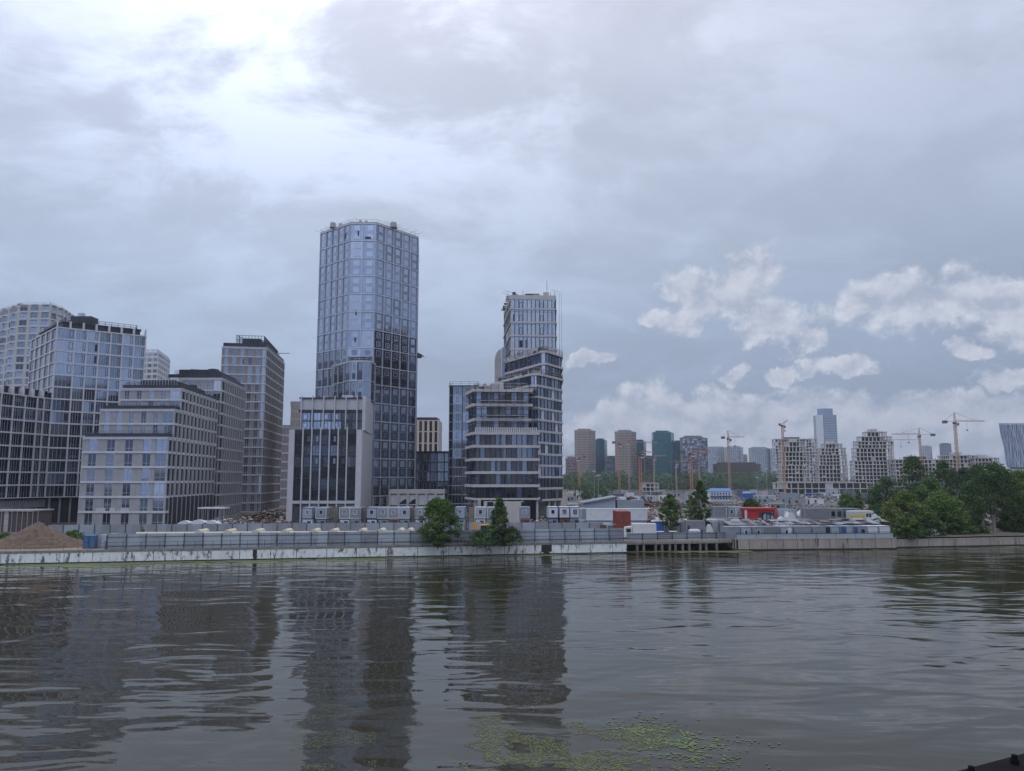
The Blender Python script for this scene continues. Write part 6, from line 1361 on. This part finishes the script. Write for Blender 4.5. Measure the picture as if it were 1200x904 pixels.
# ------------------------------------------------------------ fences and railings
f1 = mat('blue_grey_fence_sheet', (.34, .385, .44), .7, 0, .07, .5, stain=(1.2, .62, (.36, .36, .35), .3)); f2 = mat('light_fence_sheet', (.45, .50, .55), .6, .1, .07, .5); f3 = mat('worn_fence_sheet', (.27, .29, .33), .7, 0, .12, .8)
def fence(name, label, a, b, z0, h, step, mats, seed, post=dark_metal, rails=True, group='sheet metal site fences', corr=True):
    rnd = random.Random(seed); F = Fr(a, b); n = max(1, round(F.W/step)); w = F.W/n; r = empty(name, (a[0], a[1], z0), label, 'fence', group)
    for i in range(n):
        m = MB(); mt = rnd.choice(mats); dh = rnd.uniform(-.04, .04); mt2 = rnd.choice(mats); cut = rnd.choice((0, 0, .4, .6))
        m.fbox(F, i*w+.02, (i+1)*w-.02, -.03, 0, z0+.05, z0+h+dh, mt)
        if corr:
            k = 12
            for j in range(k): u = i*w+.05+(w-.1)*j/k; m.fbox(F, u, u+(w-.1)/k*.5, 0, .03, z0+.08, z0+h+dh-.03, mt if j/k > cut else mt2)
        m.build('fence_panel', r)
    mp = MB()
    for i in range(n+1): mp.fbox(F, max(0, i*w-.05), i*w+.05, .035, .13, z0, z0+h+.05, post)
    if n <= 95:
        for i in range(n+1):
            q = MB(); q.fbox(F, max(0, i*w-.05), min(F.W, i*w+.05), .035, .14, z0, z0+h+.06, post); q.build('fence_post', r)
    else: mp.build('fence_post', r, kind='stuff')
    if rails:
        q = MB()
        for t in (.22, .80): q.fbox(F, 0, F.W, .036, .09, z0+h*t, z0+h*t+.06, post)
        q.build('rail', r)
    return r
def qp(x, off): return (x, 129.7+.194*(x+84.6)+off)
xa, xb, xc = X(137, 137, 3), X(330, 142, 3), 21.6
fence('site_fence', 'front blue-grey sheet fence on the white quay, left stretch starting at the grey containers', qp(xa, 1.0), qp(xb, 1.0), 2.1, 2.55, 3.0, [f1, f2, f1], 1)
fence('site_fence', 'front blue-grey sheet fence along the white quay, long right stretch behind the quay trees', qp(xb+.1, 1.0), qp(xc, 1.0), 2.1, 2.5, 2.9, [f1, f2, f1, f3], 2)
fence('site_fence', 'end panel row of the front fence turning back at the left by the grey containers', qp(xa-.1, 9.0), qp(xa-.05, 1.1), 2.0, 2.4, 2.6, [f1, f2], 3)
fence('site_fence', 'inner grey sheet fence between the road and the buildings, left of the loader', (X(62, 166, 3), 164), (X(545, 175, 3), 174), 2.0, 2.5, 3.1, [f3, f1, f3], 4, rails=False)
fence('site_fence', 'inner grey sheet fence between the pointed tree and the timber hut', (X(549, 174, 3), 174), (X(704, 176, 3), 172), 2.0, 2.5, 3.1, [f3, f1], 5, rails=False)
fence('site_fence', 'low grey guard panels along the piled jetty', (22.6, 153.1), (44.0, 157.5), 2.13, 1.35, 3.0, [f1, f3], 6, rails=True, corr=False)
fence('site_fence', 'grey sheet fence beside the white bale stack at the jetty', (X(834, 166, 3), 166), (X(851, 167, 3), 167), 2.0, 2.9, 1.7, [f1], 7, rails=False)
fence('site_fence', 'grey fence at the left of the workshop row behind the toilets', (X(779, 175, 3), 175), (X(806, 176, 3), 176), 2.0, 2.4, 1.6, [f1, f3], 8, rails=False)
def railing(name, label, pts, z0, h, step, m, rs=(.5, 1), group='thin railings on the quays', r=.035):
    rt = empty(name, (pts[0][0], pts[0][1], z0), label, 'railing', group); q = MB(); cnt = 0
    for a, b in zip(pts, pts[1:]):
        F = Fr(a, b); n = max(1, round(F.W/step))
        for i in range(n+1):
            p = F.pt(F.W*i/n, 0, z0); o = MB(); o.bar(p, (p[0], p[1], z0+h), r, m)
            if cnt < 95: o.build('post', rt); cnt += 1
            else: q.join(o)
        for t in rs: q.bar(F.pt(0, 0, z0+h*t), F.pt(F.W, 0, z0+h*t), r*.9, m)
    q.build('rail', rt)
railing('quay_railing', 'thin dark railing on the white quay wall in front of the sheet fence', [qp(xa, .35), qp(21.8, .35)], 2.15, 1.25, 2.9, dark_metal, (.35, .95))
railing('quay_railing', 'thin rusty railing in front of the soil mound at the left', [qp(-110, .6), qp(xa, .6)], 2.15, 1.0, 2.2, brown_p, (.5, 1))
railing('quay_railing', 'dark handrail along the jetty guard panels', [(22.4, 152.6), (44.1, 157.05)], 2.13, 1.35, 3.4, dark_metal, (.5, 1))
railing('quay_railing', 'dark railing along the low cabins on the beige quay', [(44.8, 156.0), (78.0, 159.3)], 2.2, 1.25, 4.4, dark_metal, (1,))
F = Fr((44.7, 156.25), (77.8, 159.6)); m = MB(); m.fbox(F, 0, F.W, -.05, 0, 2.2, 3.1, f1)
r = empty('kick_fence', (44.7, 156.2, 2.2), 'low grey sheet strip at the foot of the cabins on the beige quay', 'fence'); m.build('sheet', r); m = MB(); m.fbox(F, 0, F.W, -.06, .03, 3.1, 3.2, dark_metal); m.build('cap', r)
tent(1098, 168.6, 3.4, .6, 'flattened white sheet lying on the quay below the bright spreading tree', 2.0, 1.2)

# ------------------------------------------------------------ duckweed and lily pads
dw = mat('duckweed', (.105, .135, .05), .8, 0, .35, .5); pad = mat('lily_pad', (.105, .145, .065), .85, 0, .45, 2.5)
from mathutils import noise as mn
def floaters(name, label, n, fn, smin, smax, m, seed, z=.015, sides=5, kind='stuff', cat='water plants'):
    rnd = random.Random(seed); mb = MB(); k = mb.mi(m); i = 0; tries = 0
    while i < n and tries < n*30:
        tries += 1; p = fn(rnd)
        if p is None: continue
        i += 1; s = rnd.uniform(smin, smax); a = rnd.random()*6.28; b = len(mb.v); st = rnd.uniform(.6, 1)
        for j in range(sides):
            t = a+2*pi*j/sides; mb.v.append((p[0]+cos(t)*s, p[1]+sin(t)*s*st, z+rnd.uniform(0, .008)))
        mb.f.append(tuple(range(b, b+sides))); mb.m.append(k)
    tag(mb.build(name), label, cat, kind=kind)
def strip(x0, x1, wid, thr, yf):
    def f(r):
        x = r.uniform(x0, x1); w = wid(x); t = r.random()**1.15; y = yf(x)-.15-t*w
        if mn.noise(Vector((x*.10, y*.35, 1)))+.45*mn.noise(Vector((x*.5, y*1.1, 4))) < thr+t*.5: return None
        return (x, y)
    return f
yl = lambda x: 129.7+.194*(x+84.6)
def wl(x): return max(1.6, 12-max(0, x+84)*.115) if x < 0 else 1.2+1.5*max(0, 1-abs(x-8)/12)
floaters('duckweed', 'green duckweed strip along the foot of the white quay wall', 36000, strip(-120, 22, wl, -.30, yl), .18, .50, dw, 1)
floaters('duckweed', 'green duckweed strip along the piled jetty', 4500, strip(22, 47, lambda x: 4.2, -.4, lambda x: 154.5 if x < 44 else 156), .10, .26, dw, 2)
floaters('duckweed', 'faint duckweed at the foot of the low beige quay by the thicket', 5200, strip(70, 112, lambda x: 3.0, -.15, lambda x: 159.3+.197*(x-78) if x > 78 else 158.4), .08, .22, dw, 3)
def near(px0, px1, py0, py1, thr, sc):
    def f(r):
        px, py = r.uniform(px0, px1), r.uniform(py0, py1); Y = Yg(py, 0); x = X(px, Y, 0); t = ((px-(px0+px1)/2)/((px1-px0)/2))**2+((py-(py0+py1)/2)/((py1-py0)/2))**2
        if mn.noise(Vector((x*sc, Y*sc, 2)))+.5*mn.noise(Vector((x*sc*4, Y*sc*4, 5))) < thr+t*.35: return None
        return (x, Y)
    return f
floaters('duckweed', 'speckled duckweed drifting in the near water left of the lily pads', 24000, near(540, 800, 838, 960, -.12, .35), .014, .045, mat('duckweed_specks', (.12, .135, .06), .8, 0, .4, 3), 4)
floaters('duckweed', 'thin scatter of duckweed specks in the near water below the tallest tower reflection', 3000, near(330, 440, 800, 960, -.05, .4), .015, .04, mat('duckweed_specks', (0, 0, 0)), 5)
def near_pads(r):
    t = r.random(); px, py = 735+t*115+r.gauss(0, 16), 850+t*38+r.gauss(0, 6+7*t); Y = Yg(py, 0); x = X(px, Y, 0)
    return (x, Y) if mn.noise(Vector((x*.8, Y*.8, 9)))+.5*mn.noise(Vector((x*3, Y*3, 5))) > -.05 else None
floaters('lily_pads', 'cluster of bright green floating lily pads in the near water, bottom centre', 1000, near_pads, .035, .11, pad, 6, z=.02, sides=9)
for i, (px, py) in enumerate(((868, 866), (881, 871), (907, 874), (903, 903), (742, 849), (762, 841), (623, 829), (541, 895), (735, 902), (820, 858))):
    Y = Yg(py, 0); x0 = X(px, Y, 0); m = MB(); rnd = random.Random(i)
    for j in range(5):
        x, y, s = x0+rnd.gauss(0, .22), Y+rnd.gauss(0, .25), rnd.uniform(.04, .10); m.poly([(x+cos(2*pi*k/9+.3)*s, y+sin(2*pi*k/9+.3)*s, .028+.003*j) for k in range(9)], pad)
    tag(m.build('lily_pad_patch', None, (x0, Y, .02)), 'small stray patch of green lily pads drifting apart from the main cluster', 'lily pads', 'stray lily pad patches')

# ------------------------------------------------------------ the footbridge under the viewer (only a corner of its railing shows)
def footbridge():
    d = Vector((.894, .447)); n = Vector((.447, -.894)); p = Vector((1.16, 2.0)); zr = H-.70
    r = empty('footbridge', (p.x, p.y, 12.4), 'concrete footbridge deck the photo was taken from', 'bridge'); F = Fr((p.x-d.x*60, p.y-d.y*60), (p.x+d.x*60, p.y+d.y*60))
    m = MB(); m.fbox(F, 0, F.W, .05, 3.4, 12.0, 12.4, concrete); m.build('deck', r)
    for u in (30, 90): m = MB(); m.fbox(F, u, u+1.2, .8, 2.8, -1.5, 12.0, concrete); m.build('pier', r)
    iron = mat('black_ironwork', (.012, .010, .014), .9, 0, .3, 8, spec=.1); r = empty('bridge_railing', (p.x, p.y, 12.4), 'black riveted iron bridge railing whose corner shows at the bottom right', 'railing')
    m = MB(); m.fbox(F, 0, F.W, .0, .07, zr-.06, zr, iron); m.fbox(F, 0, F.W, -.012, .082, zr-.075, zr-.062, iron); m.build('handrail', r)
    m = MB(); m.fbox(F, 0, F.W, .01, .06, 12.5, 12.55, iron); m.build('bottom_rail', r); m = MB()
    for i in range(150): u = 52.5+i*.1; m.fbox(F, u, u+.015, .03, .045, 12.56, zr-.08, iron)
    m.build('balusters', r, kind='stuff'); m = MB()
    for i in range(30):
        u = 57.5+i*.17; q = F.pt(u, .035, zr); m.bar(q, (q[0], q[1], zr+.012), .010, iron, sides=8); m.bar((q[0], q[1], zr+.012), (q[0], q[1], zr+.022), .007, iron, sides=8)
    m.build('bolts', r)
footbridge()
# blocks on the viewer's own bank, behind the camera: they show only as reflections in the glass
def near_bank():
    m = MB(); m.poly([(-900, -70, 2.0), (900, -70, 2.0), (900, -900, 2.0), (-900, -900, 2.0)], G); tag(m.build('near_bank'), kind='structure')
    for i, (x, y, w, d, h) in enumerate(((-190, -150, 60, 20, 52), (-105, -120, 46, 20, 74), (-35, -160, 40, 22, 46), (40, -120, 30, 24, 82), (110, -130, 60, 20, 58), (200, -110, 40, 24, 90), (290, -80, 60, 24, 66))):
        B = Building('apartment_block', (x, y, 2), ['long', 'wide', 'low', 'slim', 'broad', 'tallest', 'last'][i]+' brown apartment block on the near bank behind the viewer', 'apartment block')
        poly = [(x+w/2, y), (x-w/2, y), (x-w/2, y-d), (x+w/2, y-d)]; body(B, poly, 2, h, stone_b)
        F = Fr(poly[0], poly[1]); n = int(h/3.2)
        for r in range(n): B['balcony'].fbox(F, .5, F.W-.5, -.25, .4, 3+r*3.2, 4.1+r*3.2, pale_wall if i % 2 else stone)
        for c in range(int(F.W/6)): B['pier'].fbox(F, c*6+.3, c*6+1.5, -.25, .6, 2, h-.2, brown_p if i % 2 else stone_b)
        B.finish()
near_bank()

# ------------------------------------------------------------ the air
def haze():
    m = bpy.data.materials.new('haze_air'); m.use_nodes = True; nt = m.node_tree; nt.nodes.clear()
    o = nt.nodes.new('ShaderNodeOutputMaterial'); v = nt.nodes.new('ShaderNodeVolumePrincipled'); v.inputs['Color'].default_value = (.80, .88, 1.0, 1); v.inputs['Density'].default_value = HAZE; v.inputs['Anisotropy'].default_value = .2
    nt.links.new(v.outputs[0], o.inputs['Volume']); mb = MB(); mb.box(-3500, 3500, -1000, 3500, -3, 260, m)
    ob = tag(mb.build('haze'), kind='stuff'); ob['label'] = 'thin bluish haze in the air over the river and city'; ob['category'] = 'haze'
HAZE = .00013
haze()
for o in bpy.data.objects:
    if '_w' in o: del o['_w']
bpy.context.view_layer.update()
